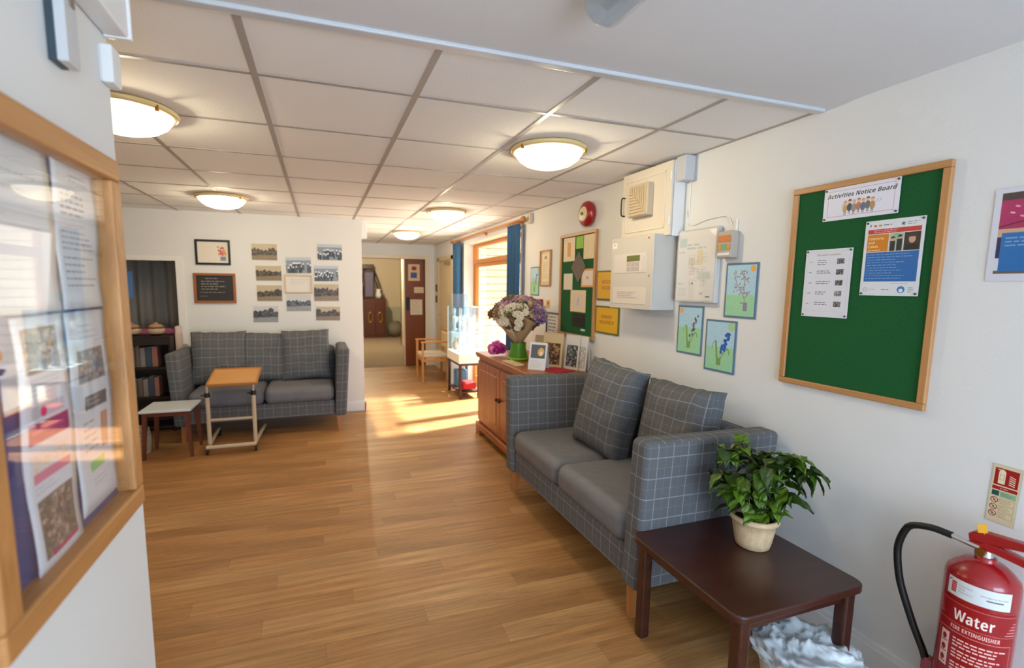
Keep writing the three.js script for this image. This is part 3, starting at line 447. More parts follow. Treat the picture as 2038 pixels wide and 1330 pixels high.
// three children's flower drawings plus one by the curtain
function drawing(label, z, y, w, h, kind, rz = 0) {
  const t = onRight('flower_drawing', label, 'picture', z, y, 'crayon flower drawings');
  const tex = canvasTex(420, 590, (c, W, H) => {
    const R = rng(kind * 13 + 1); c.fillStyle = '#a9cfe0'; c.fillRect(0, 0, W, H); for (let i = 0; i < 900; i++) { c.globalAlpha = 0.25; c.fillStyle = ['#8fc4de', '#c4d6e4', '#b4c0e0', '#dfe6ea'][Math.floor(R() * 4)]; c.fillRect(R() * W, R() * H * 0.62, 26, 5); }
    c.globalAlpha = 1; const g = kind === 2 ? 0.58 : kind === 0 ? 0.44 : 0.52; c.fillStyle = '#9cd0a4'; c.fillRect(0, H * g, W, H); for (let i = 0; i < 700; i++) { c.globalAlpha = 0.3; c.fillStyle = ['#84c48c', '#b0dab4', '#9ad0b8'][Math.floor(R() * 3)]; c.fillRect(R() * W, H * (g + R() * (1 - g)), 24, 5); } c.globalAlpha = 1;
    const sunX = kind === 0 ? 44 : W - 44; c.fillStyle = kind === 1 ? '#a8cc98' : '#e8a850'; c.beginPath(); c.arc(sunX, 44, kind === 1 ? 58 : 36, 0, 7); c.fill();
    c.lineCap = 'round';
    if (kind < 2 || kind === 3) {
      c.strokeStyle = '#7aa058'; c.lineWidth = 26; c.beginPath(); c.moveTo(190, 520); c.lineTo(150, 240); c.stroke(); c.lineWidth = 15; c.beginPath(); c.moveTo(215, 510); c.quadraticCurveTo(250, 380, 320, 320); c.quadraticCurveTo(350, 320, 356, 380); c.stroke(); c.beginPath(); c.moveTo(150, 240); c.quadraticCurveTo(110, 230, 96, 330); c.lineWidth = 8; c.stroke(); c.fillStyle = '#7aa058'; c.fillRect(170, 440, 70, 90);
      c.strokeStyle = '#8a7a68'; c.lineWidth = 6; c.beginPath(); c.moveTo(215, 430); c.quadraticCurveTo(250, 320, 340, 150); c.stroke(); c.fillStyle = kind === 1 ? '#2a5ab4' : kind === 3 ? '#5a6a7c' : '#5c5e70'; for (let i = 0; i < 16; i++) { const u = i / 16; c.beginPath(); c.ellipse(240 + u * 110 + (R() - 0.5) * 60, 360 - u * 250 + (R() - 0.5) * 40, kind === 1 ? 22 : 13, kind === 1 ? 20 : 18, R(), 0, 7); c.fill(); }
    } else {
      c.strokeStyle = '#9a7a72'; c.lineWidth = 9; c.beginPath(); c.moveTo(290, 460); c.quadraticCurveTo(270, 330, 160, 230); c.lineTo(100, 90); c.moveTo(270, 330); c.quadraticCurveTo(250, 240, 270, 160); c.lineTo(220, 90); c.moveTo(280, 380); c.lineTo(350, 300); c.stroke(); c.fillStyle = '#a08a94'; for (let i = 0; i < 46; i++) { c.beginPath(); c.ellipse(110 + R() * 210, 60 + R() * 280, 8, 14, R() * 3, 0, 7); c.fill(); } c.fillStyle = '#8a889c'; c.fillRect(262, 430, 60, 100); c.fillStyle = '#70a878'; c.fillRect(215, 430, 50, 14);
    }
  });
  const d = 0.004;
  part(t, 'backing_card', rbox(w, h, 0.004, 0.001, 0, 0, 0.003), std('#5c7894', 0.6)).rotation.z = rz;
  sheet(t, 'drawing_sheet', w - 0.022, h - 0.022, paperMat(tex, 0.55), 0, 0, 0.0051, undefined, rz, 0.0008);
}
drawing('crayon drawing of grey flowers directly below the zone chart', -2.301, 1.289, 0.206, 0.29, 0, 0.0);
drawing('crayon drawing of a bright blue bluebell, lowest of three', -2.066, 1.2205, 0.214, 0.288, 1, 0.0);
drawing('crayon drawing of brown budding twigs on blue and green card', -1.953, 1.5265, 0.204, 0.288, 2, 0.0);
drawing('small blue flower drawing between curtain and gold-framed scroll', -4.512, 1.594, 0.205, 0.29, 3);
{ // zone chart in clear-fronted frame
  const t = onRight('zone_chart', 'framed pale zone chart behind glass above the flower drawings', 'chart', -2.257, 1.666);
  const W = 0.31, H = 0.42; part(t, 'backing', rbox(W, H, 0.03, 0.004, 0, 0, 0.016), std('#c9c8c4', 0.4));
  sheet(t, 'chart_print', W - 0.02, H - 0.02, paperMat(canvasTex(740, 1024, (c, w, h) => { const R = rng(19); c.fillStyle = '#e6e4e2'; c.fillRect(0, 0, w, h); c.fillStyle = '#c8d4d4'; c.fillRect(30, 100, 150, 130); words(c, R, 190, 190, 420, 2, 50, 44, '#c4ccc8'); words(c, R, 20, 300, 160, 1, 20, 18, '#b0b0b0'); c.fillStyle = '#e4d4b4'; c.fillRect(400, 290, 110, 210); c.strokeStyle = '#b8b4ae'; c.lineWidth = 4; for (let i = 0; i < 26; i++) c.strokeRect(220 + R() * 330, 340 + R() * 420, 30 + R() * 80, 20 + R() * 60); c.fillStyle = '#d6cfc4'; c.fillRect(230, 400, 130, 100); c.fillStyle = '#cfd4cf'; c.fillRect(430, 600, 240, 110); c.fillStyle = '#333'; c.beginPath(); c.arc(330, 770, 13, 0, 7); c.fill(); words(c, R, 30, 770, 170, 1, 20, 16, '#a8a8a8'); for (let i = 0; i < 3; i++) c.strokeRect(40 + i * 60, 850, 40, 100); c.fillStyle = '#8890a0'; c.fillRect(600, 950, 80, 24); c.fillStyle = '#c0c0c0'; c.fillRect(480, 900, 60, 40); })), 0, 0, 0.0312);
  part(t, 'glass_front', box(W - 0.012, H - 0.012, 0.002, 0, 0, 0.0345), M.glass);
}
{ // repeater / call unit on the chart's edge
  const t = onRight('call_unit', 'small grey-beige alarm control unit overlapping the zone chart corner', 'alarm unit', -2.036, 1.769);
  part(t, 'housing', rbox(0.095, 0.142, 0.05, 0.008, 0, 0, 0.026), std('#b3a99c', 0.5));
  part(t, 'front_label', rbox(0.084, 0.034, 0.002, 0.0008, 0, 0.03, 0.052), std('#d0793e', 0.5));
  for (const [x, c] of [[-0.03, '#c9974e'], [0.0, '#6fae86'], [0.03, '#c9974e']]) part(t, 'button', rbox(0.022, 0.03, 0.003, 0.001, x, -0.014, 0.052), std(c, 0.5));
  part(t, 'legend_strip', rbox(0.08, 0.014, 0.002, 0.0008, -0.002, -0.05, 0.052), M.white);
  part(t, 'conduit', [box(0.008, 0.06, 0.008, 0.03, 0.10, 0.005)], M.gloss);
}
{ // fire alarm panel
  const t = onRight('fire_alarm_unit', 'large grey-white fire alarm control panel box with small green display', 'fire alarm', -2.676, 1.632);
  const W = 0.446, H = 0.466, D = 0.17; part(t, 'cabinet_box', rbox(W, H, D - 0.012, 0.006, 0, 0, D / 2 - 0.006), std('#cbc5bc', 0.45));
  part(t, 'front_door', rbox(W, H, 0.014, 0.004, 0, 0, D - 0.006), std('#cbc5bc', 0.5));
  part(t, 'control_plate', rbox(0.35, 0.122, 0.003, 0.001, -0.015, 0.062, D + 0.002), std('#d6cfc8', 0.45));
  part(t, 'display', rbox(0.134, 0.037, 0.003, 0.001, 0.028, 0.092, D + 0.004), std('#6a7034', 0.25), 'olive green display');
  const keys = std('#b8aca4', 0.5); for (let i = 0; i < 3; i++) for (let j = 0; j < 2; j++) part(t, 'keypad', rbox(0.038, 0.026, 0.003, 0.001, -0.018 + i * 0.045, 0.056 - j * 0.031, D + 0.004), keys);
  for (let j = 0; j < 3; j++) part(t, 'indicator_strip', rbox(0.02, 0.026, 0.002, 0.0008, 0.135, 0.09 - j * 0.034, D + 0.004), std('#cfcac6', 0.5));
  part(t, 'lower_plate', rbox(0.348, 0.108, 0.003, 0.001, -0.01, -0.146, D + 0.002), std('#d8cfc4', 0.45));
  sheet(t, 'printed_notice', 0.24, 0.05, paperMat(canvasTex(512, 110, (c, w, h) => { c.fillStyle = '#d8cfc8'; c.fillRect(0, 0, w, h); const R = rng(1); words(c, R, 10, 12, 520, 4, 25, 14, '#9c8c84'); })), -0.02, -0.142, D + 0.0036);
  sheet(t, 'paper_label', 0.055, 0.036, paperMat(canvasTex(64, 42, (c, w, h) => { c.fillStyle = '#ecebe8'; c.fillRect(0, 0, w, h); c.fillStyle = '#888'; c.fillRect(22, 12, 18, 9); })), -0.185, 0.185, D + 0.001);
  part(t, 'key_lock', new THREE.CylinderGeometry(0.006, 0.006, 0.008, 14).rotateX(PI / 2).translate(0.19, -0.02, D + 0.002), M.chrome);
  part(t, 'indicator_lamp', new THREE.SphereGeometry(0.006, 12, 8).translate(0.175, 0.21, D + 0.001), std('#c8501c', 0.3));
}
{ // white cupboard
  const t = onRight('wall_cabinet', 'white painted wall cupboard up against the ceiling tiles', 'cabinet', -2.653, 2.07);
  const W = 0.49, H = 0.44, D = 0.10; part(t, 'carcass', rbox(W, H, D - 0.018, 0.003, 0, 0, D / 2 - 0.009), M.gloss);
  const d = part(t, 'door', rbox(W - 0.004, H - 0.006, 0.016, 0.003, 0, 0, D - 0.008), std('#ded4c4', 0.38)); for (const s of [-1, 1]) { part(d, 'door_moulding', box(W - 0.1, 0.008, 0.006, 0, s * (H / 2 - 0.055), D + 0.002), std('#e2dacc', 0.4)); part(d, 'door_moulding', box(0.008, H - 0.11, 0.006, s * (W / 2 - 0.055), 0, D + 0.002), std('#e2dacc', 0.4)); }
  part(d, 'handle', tube([[-0.215, 0.07, D], [-0.215, 0.065, D + 0.026], [-0.215, 0, D + 0.03], [-0.215, -0.045, D + 0.026], [-0.215, -0.05, D]], 0.005, 20, 8), std('#40342c', 0.35, { metalness: 0.7 }), 'dark bow handle');
  for (const y of [-0.13, 0.13]) part(d, 'hinge', cyl(0.005, 0.005, 0.05, W / 2 - 0.006, y, D + 0.001, 10), M.gloss);
}
{ // sounder with stepped louvres on the cupboard door
  const t = thing('alarm_sounder', 'square beige ribbed sounder fixed to the white cupboard door', 'sounder', [1.985, 2.092, -2.668], -PI / 2);
  const m = std('#cdb893', 0.5); part(t, 'housing', rbox(0.195, 0.2, 0.046, 0.006, 0, 0, 0.023), std('#c2b29a', 0.5));
  for (let i = 0; i < 9; i++) { const s = 0.02 + i * 0.0195; part(t, 'louvre', rbox(0.007, s, 0.007, 0.002, -0.08 + i * 0.0195, 0.086 - s / 2, 0.049), m); part(t, 'louvre', rbox(s, 0.007, 0.007, 0.002, -0.088 + s / 2, 0.086 - s, 0.049), m); }
}
{ const t = onRight('junction_box', 'small grey box beside the white cupboard under the ceiling', 'junction box', -2.372, 2.232);
  part(t, 'housing', rbox(0.075, 0.142, 0.075, 0.006, 0, 0, 0.038), std('#c3c5c8', 0.5)); part(t, 'conduit', [box(0.006, 0.16, 0.006, 0.01, -0.15, 0.004), box(0.005, 0.1, 0.005, 0.01, -0.28, 0.003)], M.gloss); for (const x of [-1, 1]) part(t, 'screw', cyl(0.003, 0.003, 0.003, x * 0.028, -0.06, 0.075, 8), M.chrome);
}
{ const t = onRight('conduit_run', 'thin white cable conduit along the wall above the zone chart', 'conduit', -2.2, 1.905);
  part(t, 'conduit_pipe', tube([[-0.18, 0.09, 0.006], [-0.165, 0.03, 0.006], [-0.12, 0.0, 0.006], [-0.02, 0.018, 0.006], [0.1, 0.022, 0.006], [0.14, 0.01, 0.006], [0.16, -0.03, 0.006]], 0.0028, 40, 8), M.gloss);
}
{ // red bell
  const t = onRight('fire_bell', 'round red fire bell above the small green board', 'bell', -3.48, 2.124);
  part(t, 'gong', lathe([[0.03, 0], [0.085, 0.0], [0.098, 0.012], [0.102, 0.034], [0.094, 0.054], [0.074, 0.066], [0.056, 0.068]], 48).rotateX(PI / 2), M.red);
  part(t, 'centre_plate', lathe([[0.058, 0.066], [0.052, 0.074], [0.0, 0.076]], 40).rotateX(PI / 2), std('#e0cf9e', 0.4)); part(t, 'bolt', new THREE.CylinderGeometry(0.012, 0.014, 0.016, 16).rotateX(PI / 2).translate(0, 0, 0.08), std('#6a5038', 0.4));
}
{ // smaller green board with cards
  const zc = -3.645, W = 0.6, H = 0.885, yc = 1.552, t = onRight('notice_board', 'narrow-looking green felt board with pinned cards and grey diamond', 'notice board', zc, yc);
  part(t, 'felt_panel', box(W - 0.03, H - 0.03, 0.008, 0, 0, 0.006), M.greenFelt);
  for (const s of [-1, 1]) { part(t, 'frame_rail', rbox(W, 0.026, 0.022, 0.004, 0, s * (H - 0.026) / 2, 0.012), M.frameWood); part(t, 'frame_rail', rbox(0.026, H - 0.052, 0.022, 0.004, s * (W - 0.026) / 2, 0, 0.012), M.frameWoodV); }
  const card = (label, z0, z1, y0, y1, draw, name = 'pinned_card') => { const w = Math.abs(z1 - z0), h = Math.abs(y1 - y0), g = thing(name, label, 'card', [2.0735, (y0 + y1) / 2, (z0 + z1) / 2], -PI / 2, 'cards on the small green board'); sheet(g, 'card_sheet', w, h, paperMat(canvasTex(256, Math.round(256 * h / w), draw), 0.6), 0, 0, 0, undefined, 0, 0.002); };
  const R = rng(31);
  card('cream card with an orange panel, top left of small green board', -3.89, -3.69, 1.76, 1.963, (c, w, h) => { c.fillStyle = '#e6d4b0'; c.fillRect(0, 0, w, h); c.fillStyle = '#d89c58'; c.fillRect(w * 0.35, h * 0.2, w * 0.3, h * 0.6); words(c, R, 20, 20, 200, 2, 26, 12, '#d4b888'); });
  card('plain lime green square note at the top of small green board', -3.672, -3.552, 1.86, 1.962, (c, w, h) => { c.fillStyle = '#86bc1c'; c.fillRect(0, 0, w, h); });
  card('cream speckled sheet, top right of small green board', -3.545, -3.362, 1.768, 1.963, (c, w, h) => { c.fillStyle = '#e4d0a8'; c.fillRect(0, 0, w, h); for (let i = 0; i < 500; i++) { c.fillStyle = R() > 0.5 ? '#f0e4c4' : '#c8a878'; c.fillRect(R() * w, R() * h, 6, 5); } });
  card('white card with orange border on small green board', -3.57, -3.36, 1.537, 1.688, (c, w, h) => { c.fillStyle = '#d99a50'; c.fillRect(0, 0, w, h); c.fillStyle = '#e0d4cc'; c.fillRect(24, 20, w - 60, h - 40); c.fillStyle = '#c8a890'; c.beginPath(); c.arc(w / 2 - 10, h / 2 + 10, 30, PI, 0); c.fill(); });
  card('small white slip at the left edge of small green board', -3.875, -3.718, 1.514, 1.655, (c, w, h) => { c.fillStyle = '#ddd0bc'; c.fillRect(0, 0, w, h); });
  card('cream card with a sketch in the middle of small green board', -3.742, -3.488, 1.327, 1.512, (c, w, h) => { c.fillStyle = '#e0cca4'; c.fillRect(0, 0, w, h); c.fillStyle = '#d8cac0'; c.fillRect(50, 36, w - 100, h - 76); c.strokeStyle = '#9c94a0'; c.lineWidth = 6; c.beginPath(); c.moveTo(110, 130); c.quadraticCurveTo(140, 40, 140, 70); c.quadraticCurveTo(130, 120, 150, 130); c.stroke(); });
  card('black card at the bottom of small green board', -3.70, -3.495, 1.202, 1.31, (c, w, h) => { c.fillStyle = '#151210'; c.fillRect(0, 0, w, h); c.fillStyle = '#3a2820'; c.fillRect(20, 20, w - 60, 16); });
  card('tiny white tag under the black card', -3.553, -3.485, 1.171, 1.188, (c, w, h) => { c.fillStyle = '#cfd4cc'; c.fillRect(0, 0, w, h); });
  const g = thing('felt_diamond', 'grey felt diamond pinned across small green board', 'felt shape', [2.0715, 1.706, -3.62], -PI / 2);
  const s = new THREE.Shape([new THREE.Vector2(0, 0.129), new THREE.Vector2(0.12, 0.0), new THREE.Vector2(0.005, -0.131), new THREE.Vector2(-0.12, 0)]); part(g, 'felt_piece', new THREE.ExtrudeGeometry(s, { depth: 0.004, bevelEnabled: false }), std('#76695f', 0.95));
}
// yellow signs
for (const [label, z, y, h, l1, l2] of [['yellow framed welcome sign, upper, half behind the alarm panel', -3.17, 1.552, 0.227, 'WELCOME', 'WOLSELEY'], ['yellow framed sign, lower, beneath the alarm panel corner', -3.172, 1.287, 0.214, 'ENNISO!', 'WOLDSIELD']]) {
  const t = onRight('yellow_sign', label, 'sign', z, y, 'yellow welcome signs'); const W = 0.315;
  part(t, 'frame_backing', rbox(W, h, 0.01, 0.003, 0, 0, 0.006), std('#5a5a20', 0.5));
  sheet(t, 'sign_print', W - 0.024, h - 0.024, paperMat(canvasTex(512, 350, (c, w, hh) => { c.fillStyle = '#dca81c'; c.fillRect(0, 0, w, hh); c.fillStyle = '#9a6018'; c.font = 'bold 62px sans-serif'; c.textAlign = 'center'; c.fillText(l1, w / 2, 150); c.fillText(l2, w / 2, 228); }), 0.5), 0, 0, 0.0112);
}
{ const t = onRight('scroll_picture', 'tall thin gold-framed scroll picture beside the small green board', 'picture', -4.268, 1.719);
  const W = 0.235, H = 0.345; frame(W, H, 0.014, 0.016, M.frameWood, t, 0.001); sheet(t, 'print', W - 0.02, H - 0.02, paperMat(canvasTex(256, 380, (c, w, h) => { c.fillStyle = '#e4d6b4'; c.fillRect(0, 0, w, h); c.strokeStyle = '#b89868'; c.lineWidth = 8; c.strokeRect(28, 24, w - 56, h - 48); const R = rng(2); c.fillStyle = '#a88860'; c.beginPath(); c.arc(w / 2, 90, 40, PI, 0); c.fill(); words(c, R, 60, 130, 150, 8, 24, 9, '#b09a74'); })), 0, 0, 0.004);
}
{ const t = onRight('call_point', 'small red square break-glass call point by the curtain', 'call point', -4.373, 1.377);
  part(t, 'housing', rbox(0.11, 0.078, 0.03, 0.006, 0, 0, 0.016), std('#9c1820', 0.35)); part(t, 'window_plate', rbox(0.05, 0.045, 0.004, 0.002, -0.008, 0.002, 0.031), M.white);
  const s = onRight('call_point_sign', 'small orange sign beside the red call point', 'sign', -4.202, 1.373); sheet(s, 'sign_plate', 0.08, 0.08, paperMat(canvasTex(64, 64, (c, w, h) => { c.fillStyle = '#e4b860'; c.fillRect(0, 0, w, h); c.fillStyle = '#a83820'; c.beginPath(); c.arc(32, 24, 14, 0, 7); c.fill(); c.fillRect(26, 34, 10, 20); })), 0, 0, 0.001);
}
{ const t = onRight('framed_notice', 'framed white notice with dark lines leaning behind the bouquet', 'notice', -4.08, 1.185);
  const W = 0.27, H = 0.225; frame(W, H, 0.012, 0.014, std('#2e3440', 0.4), t, 0.001); sheet(t, 'notice_print', W - 0.016, H - 0.016, paperMat(canvasTex(256, 210, (c, w, h) => { c.fillStyle = '#dcd8d4'; c.fillRect(0, 0, w, h); const R = rng(3); words(c, R, 30, 30, 190, 5, 32, 20, '#706860'); })), 0, 0, 0.003);
}
{ const t = onRight('sensor_box', 'small white sensor box at the curtain rail end', 'sensor', -4.62, 2.235); part(t, 'housing', rbox(0.07, 0.1, 0.04, 0.006, 0, 0, 0.021), std('#d0c4b4', 0.5)); }
{ // light fitting with prismatic cover on the near ceiling
  const t = thing('strip_light', 'unlit strip light with clear ribbed cover on the near ceiling', 'light fitting', [0.715, CEIL - 0.008, -0.595], PI / 2);
  const base = rbox(1.16, 0.027, 0.11, 0.006, 0, -0.0065, 0), cov = muv(new RoundedBoxGeometry(1.2, 0.1, 0.12, 8, 0.048)).translate(0, 0.0, 0);
  part(t, 'base_tray', base, M.white);
  part(t, 'clear_cover', deform(cov, (v) => { v.y = v.y > 0 ? v.y * 0.1 : v.y * 1.4; }).translate(0, -0.026, 0), phys('#dfe8ee', 0.12, { transmission: 0.75, thickness: 0, ior: 1.5 }));
  part(t, 'tube', new THREE.CylinderGeometry(0.013, 0.013, 1.1, 16).rotateZ(PI / 2).translate(0, -0.05, 0), std('#c8ccd0', 0.3));
}

// ------------------------------------------------------------------ left wall (local: x away from the camera, z into the room)
const onLeft = (name, label, cat, z, y, group) => thing(name, label, cat, [XL, y, z], PI / 2, group);
{
  const z0 = -0.755, z1 = -1.285, y0 = 1.022, y1 = 1.80, W = z0 - z1, H = y1 - y0, D = 0.042, zc = (z0 + z1) / 2, yc = (y0 + y1) / 2;
  const t = onLeft('glazed_notice_board', 'oak-framed glazed notice board close up on the left wall', 'notice board', zc, yc);
  part(t, 'backing_felt', box(W - 0.02, H - 0.02, 0.004, 0, 0, 0.003), std('#27407c', 0.9));
  for (const s of [-1, 1]) { part(t, 'frame_rail', rbox(W, 0.046, D, 0.006, 0, s * (H - 0.046) / 2, D / 2), M.oak); part(t, 'frame_rail', rbox(0.046, H - 0.092, D, 0.006, s * (W - 0.046) / 2, 0, D / 2), M.oakV); }
  part(t, 'glass', box(W - 0.08, H - 0.08, 0.003, 0, 0, D - 0.012), phys('#ffffff', 0.03, { transmission: 1, thickness: 0, ior: 1.3 }));
  part(t, 'lock', new THREE.CylinderGeometry(0.008, 0.009, 0.012, 16).rotateX(PI / 2).translate(-W / 2 + 0.03, 0.03, D + 0.004), M.brass);
  const leafSheet = (label, za, zb, ya, yb, draw, curl = 0.004) => {
    const w = za - zb, h = yb - ya, g = thing('notice_sheet', label, 'sheet', [XL + 0.0075, (ya + yb) / 2, (za + zb) / 2], PI / 2, 'papers in the glazed board');
    const geo = new THREE.BoxGeometry(w, h, 0.0008, 8, 16, 1); deform(geo, (v) => { const q = v.y / h; v.z += curl * (0.5 + 0.5 * Math.sin(q * 9 + v.x * 14)) + Math.max(0, -q - 0.35) * curl * 1.5; });
    part(g, 'paper', geo, paperMat(canvasTex(512, Math.round(512 * h / w), draw), 0.5));
  };
  leafSheet('white typed page with a short heading, upper right in glazed board', -1.062, -1.236, 1.488, 1.782, (c, w, h) => { const R = rng(1); c.fillStyle = '#d3d8dc'; c.fillRect(0, 0, w, h); c.fillStyle = '#9aa4a8'; c.beginPath(); c.arc(330, 60, 22, 0, 7); c.fill(); words(c, R, 180, 130, 260, 2, 30, 12, '#8a8e96'); words(c, R, 70, 240, 380, 4, 34, 20, '#787c86'); words(c, R, 70, 440, 390, 4, 30, 14, '#888c96'); words(c, R, 70, 580, 400, 5, 38, 15, '#84889a'); });
  leafSheet('white blank-looking page, upper left in glazed board', -0.86, -1.056, 1.488, 1.785, (c, w, h) => { const R = rng(2); c.fillStyle = '#cfd6da'; c.fillRect(0, 0, w, h); c.fillStyle = '#a4abb0'; words(c, R, 60, 210, 380, 2, 60, 12, '#a0a6ac'); });
  leafSheet('curled flyer with brown photo and magenta banners, lower left in glazed board', -0.90, -1.056, 1.055, 1.482, (c, w, h) => {
    const R = rng(5); c.fillStyle = '#d2d6de'; c.fillRect(0, 0, w, h); const photo = (x, y, ww, hh, cols, n) => { c.fillStyle = cols[0]; c.fillRect(x, y, ww, hh); for (let i = 0; i < n; i++) { c.fillStyle = cols[Math.floor(R() * cols.length)]; c.fillRect(x + R() * (ww - 40), y + R() * (hh - 30), 14 + R() * 36, 10 + R() * 26); } };
    photo(70, 60, 370, 240, ['#5a4030', '#8a6444', '#3c3430', '#b48a5c', '#6c6860'], 90); words(c, R, 60, 330, 400, 4, 26, 10, '#a8adb6');
    c.fillStyle = '#b8b8c0'; c.fillRect(90, 470, 320, 70); c.fillStyle = '#c0246c'; c.beginPath(); c.arc(200, 510, 30, 0, 7); c.fill(); c.fillStyle = '#a41866'; c.fillRect(60, 560, 390, 110); c.fillStyle = '#c84888'; c.fillRect(90, 600, 300, 18);
    photo(80, 720, 350, 110, ['#d8d0cc', '#d8b8a0', '#c4d4dc', '#e0c0a0'], 40); c.fillStyle = '#d07090'; c.fillRect(80, 830, 370, 56); words(c, R, 80, 910, 340, 2, 26, 10, '#a8a8b4');
    photo(80, 980, 380, 330, ['#6a6058', '#8c7c70', '#4a4644', '#b09a88', '#787470', '#5c4a40'], 160); c.fillStyle = '#b0205c'; c.fillRect(150, 1290, 300, 26);
  }, 0.006);
  leafSheet('flyer with a blue boat picture and green button, lower right in glazed board', -1.062, -1.236, 1.09, 1.482, (c, w, h) => {
    const R = rng(6); c.fillStyle = '#d0d4da'; c.fillRect(0, 0, w, h); words(c, R, 140, 80, 240, 3, 34, 12, '#a8acb4'); c.fillStyle = '#6e7a80'; c.fillRect(90, 220, 340, 190); c.fillStyle = '#4a6c90'; c.beginPath(); c.moveTo(120, 340); c.lineTo(380, 290); c.lineTo(360, 370); c.lineTo(140, 400); c.fill(); for (let i = 0; i < 50; i++) { c.fillStyle = ['#8a7c70', '#4e545a', '#a49a90'][i % 3]; c.fillRect(90 + R() * 310, 220 + R() * 160, 26, 22); }
    c.fillStyle = '#5a5c60'; c.fillRect(150, 490, 270, 84); words(c, R, 170, 510, 220, 2, 30, 14, '#9c9ea2'); words(c, R, 120, 640, 170, 5, 40, 18, '#9094a0'); c.fillStyle = '#b08878'; c.fillRect(330, 620, 90, 220); c.fillStyle = '#7ac274'; c.fillRect(150, 880, 200, 60); words(c, R, 170, 990, 230, 2, 30, 12, '#a8acb4');
  });
}
{ const t = onLeft('access_unit', 'tall grey and white wall unit with a dark side above the glazed board', 'wall unit', -1.14, 2.03);
  part(t, 'housing', rbox(0.05, 0.19, 0.018, 0.003, 0, 0, 0.0225), std('#c9c9c9', 0.4)); part(t, 'back_plate', rbox(0.048, 0.19, 0.0128, 0.002, 0, 0, 0.0068), std('#35444e', 0.4), 'dark slate back box');
  part(t, 'label_plate', rbox(0.018, 0.04, 0.003, 0.001, 0.004, 0.03, 0.0325), std('#8a7468', 0.5)); }
{ const t = onLeft('door_contact', 'small white box near the end of the left wall', 'sensor', -1.37, 2.025); part(t, 'housing', rbox(0.05, 0.082, 0.024, 0.004, 0, 0, 0.0135), M.white); part(t, 'base_plate', box(0.044, 0.076, 0.002, 0, 0, 0.001), M.white); }
{ const t = onLeft('cable_trunking', 'white trunking along the top of the left wall', 'trunking', -1.285, 2.145); part(t, 'trunking_body', rbox(0.19, 0.1, 0.05, 0.006, 0, 0, 0.026), M.white); part(t, 'end_cap', rbox(0.012, 0.106, 0.056, 0.003, 0.096, 0, 0.0285), M.gloss); }

// ------------------------------------------------------------------ far wall pictures
const onFar = (name, label, cat, x, y, group) => thing(name, label, cat, [x, y, ZF], 0, group);
{ const t = onFar('certificate', 'black-framed white certificate with orange flower above the blackboard sign', 'certificate', -1.095, 1.878); frame(0.34, 0.27, 0.022, 0.018, M.black, t, 0.001);
  sheet(t, 'print', 0.31, 0.24, paperMat(canvasTex(400, 310, (c, w, h) => { c.fillStyle = '#e6dccc'; c.fillRect(0, 0, w, h); const R = rng(3); words(c, R, 60, 80, 160, 5, 32, 9, '#d8ccbc'); for (let i = 0; i < 40; i++) { c.fillStyle = ['#e09040', '#d8604c', '#e8b060', '#b86a80'][i % 4]; c.beginPath(); c.arc(310 + (R() - 0.5) * 90, 80 + R() * 110, 14, 0, 7); c.fill(); } c.fillStyle = '#8a8a98'; c.fillRect(290, 210, 70, 60); })), 0, 0, 0.004); }
{ const t = onFar('memorial_plaque', 'black plaque with pale lettering in an orange-brown wood frame', 'plaque', -1.092, 1.49); frame(0.41, 0.325, 0.026, 0.022, std('#9c5c28', 0.45), t, 0.001);
  sheet(t, 'plaque_face', 0.37, 0.285, paperMat(canvasTex(440, 340, (c, w, h) => { c.fillStyle = '#2a2624'; c.fillRect(0, 0, w, h); const R = rng(8); c.textAlign = 'center'; words(c, R, 110, 40, 220, 1, 30, 14, '#8c8480'); words(c, R, 60, 76, 330, 4, 34, 16, '#9a928c'); words(c, R, 50, 220, 360, 1, 30, 14, '#8c8480'); words(c, R, 40, 270, 110, 1, 30, 12, '#7c746e'); }), 0.5), 0, 0, 0.006); }
const R0 = [0, 0.01, 0, -0.01, 0.02, 0, 0, 0.01, 0, -0.02];
const oldPhotos = [[-0.583, 1.898, 0.27, 0.19, 0, 'upper left, with a long roofline'], [-0.548, 1.662, 0.274, 0.174, 0, 'second down in the left column'], [-0.547, 1.437, 0.27, 0.187, 0, 'third down in the left column'], [-0.596, 1.199, 0.268, 0.192, 1, 'bottom of the left column'], [-0.229, 1.758, 0.278, 0.189, 2, 'above the small cream certificate'], [-0.241, 1.327, 0.274, 0.2, 1, 'below the small cream certificate'], [0.117, 1.916, 0.283, 0.19, 2, 'top of the right column'], [0.071, 1.669, 0.276, 0.188, 2, 'second down in the right column'], [0.067, 1.446, 0.286, 0.208, 0, 'third down in the right column'], [0.079, 1.2, 0.28, 0.171, 0, 'bottom of the right column']];
